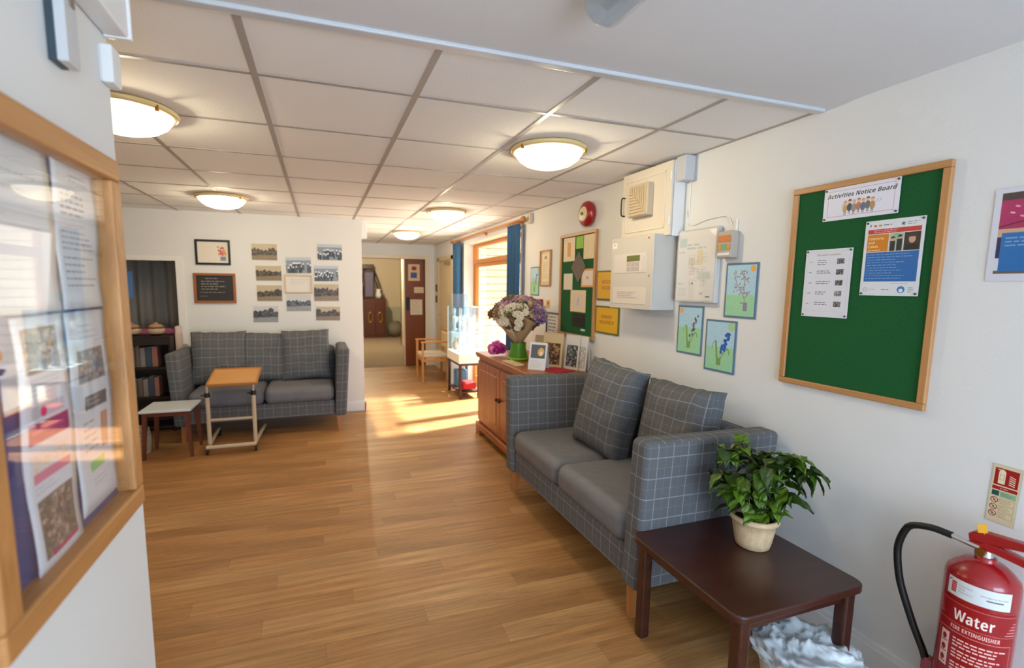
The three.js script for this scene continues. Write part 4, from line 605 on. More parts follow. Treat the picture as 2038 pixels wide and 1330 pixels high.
oldPhotos.forEach(([x, y, w, h, tone, where], i) => {
  const t = onFar('old_photograph', `unframed old black and white photograph, ${where}`, 'photograph', x, y, 'old photographs on the far wall');
  sheet(t, 'photo_print', w, h, paperMat(canvasTex(320, 220, (c, W, H) => {
    const R = rng(i * 17 + 3), P = [['#bfae8e', '#463a2c', '#75644c', '#2c241c', '#8e7a5c'], ['#c8c8c8', '#4c4c4e', '#78787a', '#2c2c2e', '#989898'], ['#b8c4d0', '#4a5058', '#8a929a', '#2e3034', '#e0e4e8']][tone];
    c.fillStyle = P[0]; c.fillRect(0, 0, W, H); const hz = H * (0.3 + R() * 0.15);
    if (tone === 2) { c.fillStyle = P[2]; c.fillRect(0, H * 0.2, W, H * 0.8); for (let k = 0; k < 26; k++) { const px = R() * W, py = H * (0.3 + 0.4 * R()); c.fillStyle = P[R() > 0.4 ? 1 : 3]; c.fillRect(px - 12, py + 12, 24, 70); c.fillStyle = P[4]; c.beginPath(); c.arc(px, py, 11, 0, 7); c.fill(); } }
    else { c.fillStyle = P[1]; c.beginPath(); c.moveTo(0, hz + 20); let px = 0; while (px < W) { const bw = 26 + R() * 60, bh = R() * 50; c.lineTo(px, hz - bh + 20); c.lineTo(px + bw / 2, hz - bh); c.lineTo(px + bw, hz - bh + 20); px += bw; } c.lineTo(W, H * 0.75); c.lineTo(0, H * 0.75); c.fill(); for (let k = 0; k < 70; k++) { c.fillStyle = P[R() > 0.5 ? 3 : 2]; c.fillRect(R() * W, hz + R() * H * 0.35, 8 + R() * 18, 8 + R() * 12); } c.fillStyle = P[4]; c.beginPath(); c.moveTo(0, H * 0.72); c.lineTo(W, H * 0.66); c.lineTo(W, H); c.lineTo(0, H); c.fill(); for (let k = 0; k < 50; k++) { c.globalAlpha = 0.4; c.fillStyle = P[2]; c.fillRect(R() * W, H * (0.72 + 0.28 * R()), 30, 4); } c.globalAlpha = 1; }
    c.strokeStyle = '#e0d8c8'; c.lineWidth = 6; c.strokeRect(3, 3, W - 6, H - 6);
  }), 0.4), 0, 0, 0.001, undefined, (R0[i] ?? 0), 0.002);
});
{ const t = onFar('cream_certificate', 'small cream-framed certificate in the middle of the old photographs', 'certificate', -0.238, 1.545); frame(0.3, 0.212, 0.018, 0.012, std('#d2ba92', 0.5), t, 0.001); sheet(t, 'print', 0.275, 0.188, paperMat(canvasTex(320, 220, (c, w, h) => { c.fillStyle = '#e0dad2'; c.fillRect(0, 0, w, h); const R = rng(4); words(c, R, 60, 50, 220, 3, 28, 9, '#b8b0a8'); })), 0, 0, 0.003); }
{ const t = thing('corner_sensor', 'small white box high on the end of the far wall', 'sensor', [0.48, 2.19, ZF - 0.05], PI / 2); part(t, 'housing', rbox(0.08, 0.2, 0.065, 0.006, 0, 0, 0.033), M.white); }
// behind the hatch
{ const g = muv(new THREE.BoxGeometry(1.5, 1.6, 0.006, 90, 1, 1)); single('grey_curtain', 'dim grey curtain behind the hatch window', 'curtain', deform(g, (v) => { v.z += 0.035 * Math.sin(v.x * 42) + 0.012 * Math.sin(v.x * 17); }), std('#9b978f', 0.9), [-1.72, 1.1, -6.62]);
  single('pink_cloth', 'pink folded cloth on the ledge behind the hatch window', 'cloth', [rbox(0.6, 0.065, 0.16, 0.02, 0, 0.0325, 0)], std('#c4688c', 0.9), [-1.74, HY0 + 0.03, -6.18]);
  single('inner_ledge', 'wooden ledge behind the hatch window', 'ledge', span(-0.45, 0.45, -0.03, 0.03, -0.14, 0.1), std('#5a5048', 0.7), [-1.74, HY0, -6.19]);
  single('blue_lamp_screen', 'small blue-lit screen at the left behind the hatch window', 'screen', rbox(0.05, 0.3, 0.03, 0.01, 0, 0.15, 0), std('#3c6a98', 0.5, { emissive: new THREE.Color('#4a90d0'), emissiveIntensity: 0.15 }), [-1.985, 1.37, -6.3]);
}

// ------------------------------------------------------------------ bookcase and its contents
{
  const t = thing('bookcase', 'low dark bookcase with books beside the far sofa', 'bookcase', [-1.775, 0, -5.80]), W = 0.60, H = 1.0, D = 0.28, m = std('#20140f', 0.5);
  for (const s of [-1, 1]) part(t, 'side_panel', rbox(0.02, H, D, 0.003, s * (W / 2 - 0.01), H / 2, 0), m);
  for (const y of [0.05, 0.36, 0.67, 0.99]) part(t, 'shelf', rbox(W - 0.04, 0.022, D - 0.01, 0.003, 0, y, 0), m);
  part(t, 'top_fascia', rbox(W - 0.04, 0.07, 0.018, 0.003, 0, 0.945, D / 2 - 0.012), m); part(t, 'back_panel', box(W - 0.04, H - 0.04, 0.008, 0, H / 2, -D / 2 + 0.006), m);
  const R = rng(12), cols = ['#7a7470', '#8c4a40', '#5a6a6c', '#a89884', '#4c5a48', '#6c5c54', '#8a8480', '#3c4c5c', '#a06a5c']; const names = ['grey', 'dull red', 'blue-grey', 'cream', 'olive', 'brown', 'pale grey', 'navy', 'pinkish'];
  for (const [row, y] of [[0, 0.681], [1, 0.371]]) { let x = -0.275; for (let k = 0; k < 9; k++) { const w = 0.035 + R() * 0.025, h = 0.17 + R() * 0.05; if (x + w > 0.27) break; const ci = k % 9, b = thing('book', `${names[ci]} book, number ${k + 1} from the left on the ${row ? 'lower' : 'upper'} bookcase shelf`, 'book', [-1.775 + x + w / 2, y, -5.79], 0, 'books in the dark bookcase'); part(b, 'cover', rbox(w, h, 0.15, 0.003, 0, h / 2, 0), std(cols[ci], 0.6)); part(b, 'page_block', box(w - 0.008, 0.003, 0.14, 0, h, 0), std('#d8ccb8', 0.8)); x += w + 0.003; } }
  for (const [x, l] of [[-0.06, 'brown and cream striped bowl, left one on top of bookcase'], [0.15, 'brown and cream striped bowl, right one on top of bookcase']]) { const b = thing('bowl', l, 'bowl', [-1.775 + x, 1.001, -5.78], 0, 'striped bowls'); part(b, 'body', lathe([[0, 0.002], [0.04, 0.0], [0.07, 0.03], [0.078, 0.06], [0.07, 0.09], [0.064, 0.088], [0.06, 0.03], [0, 0.012]], 32), std('#5a3a26', 0.4)); part(b, 'band', lathe([[0.0655, 0.022], [0.0795, 0.05], [0.0798, 0.066], [0.078, 0.072]], 32), std('#d2b490', 0.5)); part(b, 'lid', lathe([[0.068, 0.09], [0.05, 0.11], [0.015, 0.122], [0.014, 0.135], [0, 0.138]], 24), std('#b89070', 0.5)); }
  const p = thing('paper_bag', 'pale pink paper bag between bookcase and far sofa', 'bag', [-1.444, 0.0, -5.86]); part(p, 'bag_body', rbox(0.05, 1.02, 0.11, 0.01, 0, 0.51, 0), std('#d8bfae', 0.8)); part(p, 'fold', rbox(0.045, 0.08, 0.1, 0.01, 0, 1.05, 0), std('#e0c8b8', 0.8));
}
{ // small table with pale top
  const t = thing('small_table', 'low table with pale blue-grey top and reddish legs beside the far sofa', 'table', [-1.31, 0, -4.92], -0.02);
  part(t, 'tabletop', rbox(0.40, 0.022, 0.38, 0.008, 0, 0.43, 0), std('#dde4e8', 0.3)); for (const x of [-1, 1]) for (const z of [-1, 1]) part(t, 'leg', taper([x * 0.16, 0.42, z * 0.15], [x * 0.185, 0, z * 0.16], 0.036, 0.024), std('#6a3420', 0.45)); for (const z of [-1, 1]) part(t, 'apron', rbox(0.3, 0.04, 0.016, 0.003, 0, 0.4, z * 0.15), std('#6a3420', 0.45));
}
{ // overbed table on castors
  const t = thing('overbed_table', 'wheeled cream-framed overbed table with orange wood top', 'table', [-0.81, 0, -4.95]); const cr = std('#c9b394', 0.35);
  const top = new THREE.Group(); const tp = part(t, 'tray_top', rbox(0.42, 0.018, 0.42, 0.008, 0, 0, 0), std('#ffffff', 0.4, { map: rep(woodTex([218, 160, 90], 22, 2, 20, 33), 1.5, 3) })); tp.position.set(0.02, 0.66, -0.05); tp.rotation.x = 0.18;
  part(tp, 'tray_edge', [rbox(0.42, 0.022, 0.012, 0.004, 0, 0.008, 0.208), rbox(0.012, 0.022, 0.40, 0.004, -0.206, 0.008, 0), rbox(0.012, 0.022, 0.40, 0.004, 0.206, 0.008, 0), rbox(0.42, 0.022, 0.012, 0.004, 0, 0.008, -0.208)], std('#b87a38', 0.4));
  for (const s of [-1, 1]) { part(t, 'post', rod([s * 0.19, 0.075, 0.12], [s * 0.19, 0.53, 0.12], 0.018, 20), cr); part(t, 'inner_post', rod([s * 0.19, 0.5, 0.12], [s * 0.19, 0.62, 0.12], 0.012, 16), M.chrome); part(t, 'clamp', [cyl(0.024, 0.024, 0.04, s * 0.19, 0.535, 0.12), rod([s * 0.19, 0.535, 0.12], [s * 0.19 - 0.05, 0.535, 0.13], 0.008)], M.black); part(t, 'base_runner', rod([s * 0.19, 0.07, 0.20], [s * 0.215, 0.07, -0.42], 0.017, 16), cr); for (const z of [0.19, -0.4]) { part(t, 'castor', [new THREE.CylinderGeometry(0.026, 0.026, 0.018, 20).rotateZ(PI / 2).translate(s * 0.2, 0.026, z), cyl(0.006, 0.006, 0.03, s * 0.2, 0.05, z)], M.black); } }
  part(t, 'crossbar', rod([-0.19, 0.30, 0.12], [0.19, 0.30, 0.12], 0.013, 16), cr); part(t, 'base_front', rod([-0.205, 0.07, 0.2], [0.205, 0.07, 0.2], 0.018, 16), cr);
}
{ // woven basket at the left
  const t = thing('woven_basket', 'pale woven basket on the floor left of the small table', 'basket', [-1.66, 0, -4.98]); const m = std('#b0a492', 0.8);
  for (let k = 0; k < 9; k++) part(t, 'weave_ring', new THREE.TorusGeometry(0.135 + 0.008 * Math.sin(k * 0.4), 0.014, 8, 40).rotateX(PI / 2).translate(0, 0.014 + k * 0.025, 0), m); part(t, 'basket_bottom', cyl(0.13, 0.13, 0.012, 0, 0.007, 0, 32), m); part(t, 'lining', lathe([[0, 0.2], [0.08, 0.22], [0.125, 0.2], [0.13, 0.1]], 32), std('#c8c0b4', 0.9));
}

// ------------------------------------------------------------------ sideboard and what stands on it
const SB = 0.865;
{
  const z0 = -4.68, z1 = -3.34, xf = 1.515, t = thing('sideboard', 'reddish wooden two-door sideboard behind the near sofa', 'sideboard', [1.79, 0, (z0 + z1) / 2], -PI / 2), W = z1 - z0, D = 0.55;
  part(t, 'carcass', rbox(W - 0.03, 0.72, D - 0.03, 0.004, 0, 0.46, -0.01), M.sideWoodV); part(t, 'top_board', rbox(W + 0.02, 0.03, D + 0.025, 0.008, 0, SB - 0.015, 0), M.sideWood);
  part(t, 'cornice', rbox(W, 0.02, D + 0.005, 0.006, 0, SB - 0.04, 0), M.sideWood);
  part(t, 'plinth', [rbox(W + 0.01, 0.07, D, 0.006, 0, 0.095, 0.005)], M.sideWood); for (const s of [-1, 1]) part(t, 'foot', rbox(0.12, 0.06, D, 0.004, s * (W / 2 - 0.06), 0.03, 0.003), M.sideWood);
  for (const s of [-1, 1]) { const w = (W - 0.07) / 2, d = part(t, 'door', rbox(w - 0.006, 0.62, 0.02, 0.004, s * w / 2, 0.47, D / 2 - 0.016), M.sideWoodV); part(d, 'door_panel', rbox(w - 0.16, 0.46, 0.012, 0.006, s * w / 2, 0.47, D / 2 - 0.008), M.sideWoodV); part(d, 'knob', [new THREE.SphereGeometry(0.016, 16, 12).translate(s * 0.035, 0.5, D / 2 + 0.014), new THREE.CylinderGeometry(0.007, 0.009, 0.02, 12).rotateX(PI / 2).translate(s * 0.035, 0.5, D / 2)], std('#4a2818', 0.35)); }
}
const VS = [1.72, SB, -4.06];
{
  const t = thing('flower_vase', 'bright green flared vase holding the bouquet', 'vase', VS);
  part(t, 'body', lathe([[0, 0.0], [0.085, 0.0], [0.095, 0.01], [0.085, 0.06], [0.07, 0.11], [0.072, 0.16], [0.066, 0.16], [0.064, 0.11], [0.07, 0.02], [0, 0.012]], 40), std('#4d8a10', 0.35));
  part(t, 'base_foot', lathe([[0.09, 0], [0.102, 0.006], [0.1, 0.02], [0.088, 0.03]], 40), std('#6fb414', 0.35));
}
{
  const t = thing('bouquet', 'large mixed bouquet of cream and purple flowers in brown paper', 'bouquet', [VS[0], SB + 0.10, VS[2]]); const R = rng(41);
  const kraft = std('#b7986f', 0.8), wg = flat(new THREE.ConeGeometry(0.225, 0.30, 48, 10, true).rotateX(PI).translate(0, 0.16, 0)); part(t, 'wrapping_paper', deform(wg, (v) => { const a = Math.atan2(v.z, v.x), k = (v.y - 0.01) / 0.30; const f = 1 + 0.13 * k * Math.sin(a * 5) + 0.05 * k * Math.sin(a * 13 + 1); v.x *= f; v.z *= f; v.y += 0.05 * k * Math.sin(a * 3 + 1); }), new THREE.MeshStandardMaterial({ color: '#b7986f', roughness: 0.8, side: THREE.DoubleSide }));
  const wg2 = flat(new THREE.ConeGeometry(0.215, 0.26, 40, 8, true, 3.9, 1.5).rotateX(PI).translate(0, 0.165, 0)); part(t, 'tissue_paper', deform(wg2, (v) => { const a = Math.atan2(v.z, v.x); const f = 1.12 + 0.08 * Math.sin(a * 9); v.x *= f; v.z *= f; }), new THREE.MeshStandardMaterial({ color: '#e4dccf', roughness: 0.8, side: THREE.DoubleSide }));
  part(t, 'stem_bundle', cyl(0.03, 0.045, 0.2, 0, 0.03, 0, 14), std('#4a5a28', 0.8));
  const petal = (n, L, W, up) => { const gs = []; for (let ring = 0; ring < 2; ring++) for (let i = 0; i < n; i++) { const g = new THREE.SphereGeometry(1, 8, 5).scale(W, W * 0.3, L); g.translate(0, 0, L * 0.85).rotateX(-up - ring * 0.45).rotateY((i + ring * 0.5) * 2 * PI / n); gs.push(flat(g)); } gs.push(flat(new THREE.SphereGeometry(W * 1.1, 10, 8).scale(1, 0.7, 1).translate(0, W * 0.4, 0))); return mergeGeometries(gs); };
  const daisy = petal(9, 0.02, 0.0085, 0.35), rose = petal(7, 0.017, 0.014, 0.75), spray = mergeGeometries([...Array(14)].map((_, i) => { const a = i * 2.4, r = 0.006 * Math.sqrt(i) * 1.6; return flat(new THREE.SphereGeometry(0.009, 8, 6).translate(r * Math.cos(a) * 1.3, 0.01 * Math.cos(i), r * Math.sin(a) * 1.3)); }));
  const cream = std('#dfd2b8', 0.7), tan = std('#c9a884', 0.8), purple = std('#7e5484', 0.75), pink = std('#b486a4', 0.75), lilac = std('#94749a', 0.75), crimson = std('#a8142c', 0.6), green = std('#5a6a34', 0.8), brown = std('#8a6a48', 0.85);
  const put = (name, g, m, a, e, r, sc, l) => { const d = new THREE.Vector3(Math.cos(e) * Math.cos(a), Math.sin(e), Math.cos(e) * Math.sin(a)), o = part(t, name, g, m, l); o.position.set(d.x * r * 1.05, 0.30 + d.y * r * 0.8, d.z * r * 1.05); o.quaternion.setFromUnitVectors(new THREE.Vector3(0, 1, 0), d); o.scale.setScalar(sc); };
  // azimuth a: camera side of the bunch is (-x, +z) ~ 2.35 rad
  part(t, 'foliage', deform(muv(new THREE.SphereGeometry(0.2, 40, 28)), (v) => { const n = 1 + 0.12 * N3(v.x * 22, v.y * 22, v.z * 22) + 0.1 * N3(v.x * 60, v.y * 60, v.z * 60); v.x *= n * 1.05; v.z *= n * 1.05; v.y *= 0.74 * n; }).translate(0, 0.30, 0), std('#6e5638', 0.9));
  for (let i = 0; i < 30; i++) put('cream_flower', i % 3 ? rose : daisy, cream, 2.35 + (R() - 0.45) * 1.5, R() * 1.15 - 0.5, 0.205, 1.25 + R() * 0.4);
  for (let i = 0; i < 16; i++) put('tan_flower', rose, tan, 1.4 + (R() - 0.5) * 1.3, 0.05 + R() * 0.9, 0.205, 1.2);
  for (let i = 0; i < 8; i++) put('purple_flower', spray, [purple, lilac][i % 2], 0.95 + (R() - 0.5) * 0.7, R() * 0.7 - 0.1, 0.22, 1.4);
  for (let i = 0; i < 8; i++) put('pink_flower', spray, pink, 2.9 + (R() - 0.5) * 0.9, 0.65 + R() * 0.4, 0.215, 1.3); for (let i = 0; i < 7; i++) put('pink_flower', spray, pink, 1.6 + (R() - 0.5) * 1.2, 1.0 + R() * 0.4, 0.215, 1.3);
  put('crimson_flower', rose, crimson, 3.55, 0.1, 0.225, 1.9, 'single crimson flower'); put('crimson_flower', rose, crimson, 3.6, 0.3, 0.22, 1.2);
  for (let i = 0; i < 70; i++) { const a = R() * 2 * PI, e = R() * 1.3 - 0.1; put('filler_sprig', spray, [brown, tan, green][i % 3], a, e, 0.215 + R() * 0.03, 0.9); }
}
{
  const t = thing('gift_bow', 'shiny magenta ribbon rosette beside the green vase', 'ribbon', [1.62, SB, -4.36]); const m = phys('#c4278c', 0.25, { clearcoat: 0.5 });
  part(t, 'ribbon_core', new THREE.SphereGeometry(0.05, 20, 14).translate(0, 0.06, 0), m); for (let i = 0; i < 14; i++) { const a = i * 2.4, e = 0.2 + (i % 4) * 0.4; const g = new THREE.TorusGeometry(0.03, 0.012, 8, 20).scale(1, 1, 1.8).translate(0.055, 0, 0).rotateZ(e - 0.3).rotateY(a).translate(0, 0.06, 0); part(t, 'ribbon_loop', g, i % 3 ? m : phys('#d86ab0', 0.3)); }
}
{ const t = thing('photo_calendar', 'white desk calendar with a cat-toned picture near the sideboard edge', 'calendar', [1.645, SB, -3.50], -0.8);
  const face = part(t, 'front_card', new THREE.BoxGeometry(0.15, 0.225, 0.003).translate(0, 0.112, 0), paperMat(canvasTex(256, 384, (c, w, h) => { const R = rng(9); c.fillStyle = '#dcdcdc'; c.fillRect(0, 0, w, h); c.fillStyle = '#565c62'; c.fillRect(24, 30, w - 48, 190); c.fillStyle = '#d8a868'; c.beginPath(); c.ellipse(170, 130, 46, 60, 0.2, 0, 7); c.fill(); c.fillStyle = '#eed8b8'; c.beginPath(); c.ellipse(176, 150, 22, 30, 0, 0, 7); c.fill(); words(c, R, 30, 260, 190, 4, 26, 10, '#b8b8bc'); }))); face.rotation.x = -0.22;
  const bk = part(t, 'back_card', new THREE.BoxGeometry(0.15, 0.225, 0.003).translate(0, 0.112, 0), std('#b9bec6', 0.5)); bk.position.z = -0.1; bk.rotation.x = 0.22; }
{ const cards = [['standing folded card with a brown landscape picture', 1.83, -3.60, 0.20, 0.29, 0.5, ['#cdb48a', '#4a3020', '#7a5434', '#a8845c']], ['tall cream card with dark tree picture, nearest the sofa cushion', 1.93, -3.45, 0.15, 0.285, 0.35, ['#d6d0c6', '#33393c', '#6a7076', '#a8a49c']], ['slim white card standing last beside the wall', 1.97, -3.37, 0.12, 0.28, 0.3, ['#d8d4cc', '#aca69c', '#c4c0b8', '#e4e0d8']], ['cream card standing behind the calendar', 1.86, -3.85, 0.19, 0.24, 0.45, ['#cbb694', '#b8a078', '#d8c8a8', '#a89070']]];
  cards.forEach(([l, x, z, w, h, turn, P], i) => { const t = thing('greeting_card', l, 'card', [x, SB, z], -PI / 2 - turn * 0 + turn, 'cards on the sideboard'); const f = part(t, 'front_leaf', new THREE.BoxGeometry(w, h, 0.003).translate(0, h / 2, 0), paperMat(canvasTex(200, 290, (c, W, H) => { const R = rng(i + 50); c.fillStyle = P[0]; c.fillRect(0, 0, W, H); c.fillStyle = P[1]; c.fillRect(24, H * 0.3, W - 48, H * 0.62); for (let k = 0; k < 120; k++) { c.fillStyle = P[1 + Math.floor(R() * 3)]; c.fillRect(24 + R() * (W - 66), H * 0.3 + R() * H * 0.57, 18, 14); } }), 0.6)); f.rotation.x = -0.1; const b = part(t, 'back_leaf', new THREE.BoxGeometry(w, h, 0.003).translate(0, h / 2, 0), std(P[0], 0.7)); b.position.z = -0.055; b.rotation.x = 0.1; });
  single('red_mat', 'red paper napkin lying on the sideboard beside the calendar', 'napkin', rbox(0.2, 0.004, 0.22, 0.001, 0, 0.003, 0), std('#b02038', 0.8), [1.80, SB, -3.44], 0.3);
  single('paper_stack', 'flat cream booklet on the sideboard before the vase', 'booklet', rbox(0.09, 0.016, 0.26, 0.002, 0, 0.009, 0), std('#dcc49a', 0.7), [1.575, SB, -3.83], 0.05);
}
// ------------------------------------------------------------------ glass display case on its stand
{
  const t = thing('display_stand', 'dark wooden stand with a lower shelf under the glass display case', 'stand', [1.90, 0, -6.47]); const m = std('#40180f', 0.4), W = 0.30, D = 0.62;
  for (const x of [-1, 1]) for (const z of [-1, 1]) part(t, 'leg', rbox(0.035, 0.47, 0.035, 0.004, x * (W / 2 - 0.018), 0.235, z * (D / 2 - 0.018)), m); part(t, 'top_frame', rbox(W, 0.03, D, 0.004, 0, 0.475, 0), m); part(t, 'lower_shelf', rbox(W - 0.02, 0.02, D - 0.02, 0.004, 0, 0.09, 0), m);
  const c = thing('display_case', 'clear glass display case of ornaments beside the window', 'display case', [1.90, 0.49, -6.47]);
  part(c, 'white_plinth', rbox(W + 0.02, 0.13, D + 0.02, 0.006, 0, 0.067, 0), std('#e6e2da', 0.5));
  const gl = (a) => part(c, 'glass_pane', a, M.acrylic); const H0 = 0.135, H1 = 0.76; gl(span(-W / 2, -W / 2 + 0.005, H0, H1, -D / 2, D / 2)); gl(span(W / 2 - 0.005, W / 2, H0, H1, -D / 2, D / 2)); gl(span(-W / 2 + 0.006, W / 2 - 0.006, H0, H1, D / 2 - 0.005, D / 2)); gl(span(-W / 2 + 0.006, W / 2 - 0.006, H0, H1, -D / 2, -D / 2 + 0.005)); gl(span(-W / 2, W / 2, H1, H1 + 0.006, -D / 2, D / 2)); gl(span(-W / 2 + 0.01, W / 2 - 0.01, 0.42, 0.426, -D / 2 + 0.01, D / 2 - 0.01));
  for (const [x, z] of [[-1, 1], [-1, -1], [1, 1], [1, -1]]) part(c, 'corner_strip', box(0.008, H1 - H0, 0.008, x * (W / 2 - 0.001), (H0 + H1) / 2, z * (D / 2 - 0.001)), std('#c9d2d6', 0.3));
  const R = rng(61), por = [std('#eef0f2', 0.25), std('#d8e0e8', 0.3), std('#e8dcc8', 0.35), std('#b8c8dc', 0.3), std('#c4b49c', 0.4)]; const shapes = [[[0, 0], [0.028, 0], [0.03, 0.006], [0.012, 0.03], [0.02, 0.06], [0.026, 0.08], [0.01, 0.1], [0.018, 0.115], [0.014, 0.132], [0, 0.138]], [[0, 0], [0.02, 0], [0.036, 0.03], [0.034, 0.06], [0.014, 0.085], [0.014, 0.1], [0.022, 0.112], [0.016, 0.112], [0, 0.06]], [[0, 0], [0.03, 0], [0.03, 0.004], [0.006, 0.012], [0.005, 0.06], [0.03, 0.085], [0.034, 0.12], [0.031, 0.12], [0.026, 0.088], [0, 0.07]]];
  const kinds = ['figurine', 'vase', 'goblet']; const where = ['front left', 'front right', 'middle left', 'middle right', 'back left', 'back right']; const tone = ['white', 'pale blue-grey', 'cream', 'blue', 'tan'];
  let n = 0; for (const [lv, y] of [['lower', 0.49 + 0.1355], ['upper', 0.49 + 0.427]]) for (let k = 0; k < 6; k++) { const kd = (n + (lv === 'upper' ? 1 : 0)) % 3, mt = n % 5; const o = thing('ornament', `${tone[mt]} china ${kinds[kd]}, ${where[k]} on the ${lv} level of the display case`, 'ornament', [1.90 + (k % 2 ? 0.065 : -0.065), y, -6.47 + 0.2 - Math.floor(k / 2) * 0.2], R() * 6, 'ornaments in the display case'); part(o, 'body', lathe(shapes[kd].map(([a, b]) => [a * 1.15, b * (lv === 'lower' ? 1.6 : 1.5)]), 20), por[mt]); n++; }
  single('red_box', 'red folded cloth on the lower shelf of the display stand', 'cloth', deform(muv(new RoundedBoxGeometry(0.2, 0.1, 0.22, 5, 0.03)), (v) => { v.y *= 1 + 0.5 * N3(v.x * 12, 0, v.z * 12); }).translate(0, 0.075, 0), std('#a80e16', 0.7), [1.90, 0.10, -6.28]);
  single('blue_box', 'blue and white box at the back of the stand shelf', 'box', rbox(0.16, 0.24, 0.16, 0.01, 0, 0.12, 0), std('#4f7f9c', 0.5), [1.89, 0.10, -6.6]);
}
{ // taller ornament case behind
  const c = thing('display_case', 'taller narrow glass case behind the first display case', 'display case', [1.94, 0, -6.93]); const W = 0.25, D = 0.22; part(c, 'base_cabinet', rbox(W, 0.86, D, 0.006, 0, 0.43, 0), std('#e0dcd4', 0.5)); const gl = (a) => part(c, 'glass_pane', a, M.acrylic); gl(span(-W / 2, -W / 2 + 0.005, 0.86, 1.42, -D / 2, D / 2)); gl(span(W / 2 - 0.005, W / 2, 0.86, 1.42, -D / 2, D / 2)); gl(span(-W / 2 + 0.006, W / 2 - 0.006, 0.86, 1.42, D / 2 - 0.005, D / 2)); gl(span(-W / 2, W / 2, 1.42, 1.426, -D / 2, D / 2));
  for (const [x, y, l] of [[-0.05, 0.861, 'white china dancer standing in the tall glass case'], [0.05, 0.861, 'tan china bird standing in the tall glass case']]) { const o = thing('ornament', l, 'ornament', [1.94 + x, y, -6.93], 0, 'ornaments in the display case'); part(o, 'body', lathe([[0, 0], [0.04, 0], [0.042, 0.01], [0.014, 0.05], [0.03, 0.14], [0.036, 0.2], [0.014, 0.26], [0.024, 0.3], [0.018, 0.34], [0, 0.35]], 20), std(x < 0 ? '#f0f0f0' : '#b8a488', 0.3)); }
}
{ // wooden armchair
  const t = thing('armchair', 'light wooden armchair with pale seat near the corridor doors', 'chair', [1.70, 0, -7.62], -PI / 2 + 0.0), m = M.orangeWood;
  for (const x of [-1, 1]) { part(t, 'front_leg', rbox(0.034, 0.64, 0.034, 0.006, x * 0.23, 0.32, 0.2), m); part(t, 'back_leg', rod([x * 0.21, 0, -0.2], [x * 0.2, 0.82, -0.24], 0.018), m); part(t, 'armrest', rbox(0.055, 0.024, 0.46, 0.01, x * 0.235, 0.652, 0.0), m); part(t, 'side_rail', rbox(0.022, 0.05, 0.4, 0.004, x * 0.225, 0.36, 0), m); }
  part(t, 'seat', rbox(0.44, 0.07, 0.42, 0.025, 0, 0.43, 0.0), std('#d8c8b0', 0.7)); part(t, 'seat_rail', rbox(0.44, 0.06, 0.024, 0.004, 0, 0.37, 0.195), m); part(t, 'backrest', rbox(0.42, 0.26, 0.05, 0.02, 0, 0.66, -0.225), std('#d2b78a', 0.7)); part(t, 'top_rail', rbox(0.44, 0.05, 0.028, 0.01, 0, 0.81, -0.24), m);
}
// ------------------------------------------------------------------ french window, curtains, outside
{
  const w = struct('window_2'), x0 = 2.215, x1 = 2.285, m = M.windowWood;
  part(w, 'frame_post', span(x0, x1, 0.01, WTOP, WZ0, WZ0 - 0.07), m); part(w, 'frame_post', span(x0, x1, 0.01, WTOP, WZ1 + 0.07, WZ1), m); part(w, 'frame_head', span(x0, x1, WTOP - 0.06, WTOP, WZ0 - 0.07, WZ1 + 0.07), m); part(w, 'transom', span(x0 - 0.005, x1, 1.87, 1.93, WZ0 - 0.07, WZ1 + 0.07), m); part(w, 'threshold', span(x0, x1, 0.01, 0.05, WZ0 - 0.07, WZ1 + 0.07), m);
  const zm = -5.52; part(w, 'mullion', span(x0, x1, 0.05, 1.87, zm + 0.045, zm - 0.045), m);
  for (const [a, b] of [[WZ0 - 0.07, zm + 0.045], [zm - 0.045, WZ1 + 0.07]]) { part(w, 'sash_stile', span(x0 + 0.01, x1 - 0.01, 0.05, 1.87, a, a - 0.05), m); part(w, 'sash_stile', span(x0 + 0.01, x1 - 0.01, 0.05, 1.87, b + 0.05, b), m); part(w, 'sash_rail', [span(x0 + 0.01, x1 - 0.01, 0.05, 0.17, a - 0.05, b + 0.05), span(x0 + 0.01, x1 - 0.01, 1.82, 1.87, a - 0.05, b + 0.05)], m); part(w, 'pane', span(2.247, 2.253, 0.17, 1.82, a - 0.05, b + 0.05), M.glass); }
  part(w, 'fanlight_pane', span(2.247, 2.253, 1.93, WTOP - 0.06, WZ0 - 0.07, WZ1 + 0.07), M.glass);
  struct('trim_2', [span(XR, 2.215, WTOP - 0.001, WTOP - 0.014, WZ0 - 0.014, WZ1 + 0.014), span(XR - 0.012, 2.215, 0.01, WTOP, WZ1 + 0.001, WZ1 + 0.014), span(XR - 0.012, 2.215, 0.01, WTOP, WZ0 - 0.001, WZ0 - 0.014)], M.gloss);
}
function drape(label, z0, z1, x, folds, seed) {
  const w = Math.abs(z1 - z0), g = muv(new THREE.BoxGeometry(w, 1.0, 0.004, 80, 14, 1)); const h = 2.17;
  const t = thing('curtain', label, 'curtain', [x, 0.03, (z0 + z1) / 2], -PI / 2, 'blue curtains');
  part(t, 'cloth', deform(g, (v) => { const k = v.y + 0.5, am = 0.016 + 0.02 * (1 - k), q = v.x / w; v.z += am * Math.sin(q * folds * 2 * PI + seed + 0.5 * Math.sin(k * 3)) + 0.006 * Math.sin(q * folds * 5 + k * 5); v.x *= 1 + 0.12 * (1 - k) ** 2 - 0.05 * Math.sin(k * PI); v.y = k * h; }), M.curtain);
  for (let i = 0; i < folds; i++) part(t, 'header_ring', new THREE.TorusGeometry(0.017, 0.0035, 6, 18).rotateY(PI / 2).translate((i + 0.5 - folds / 2) * w / folds, h + 0.014, 0), M.windowWood);
}
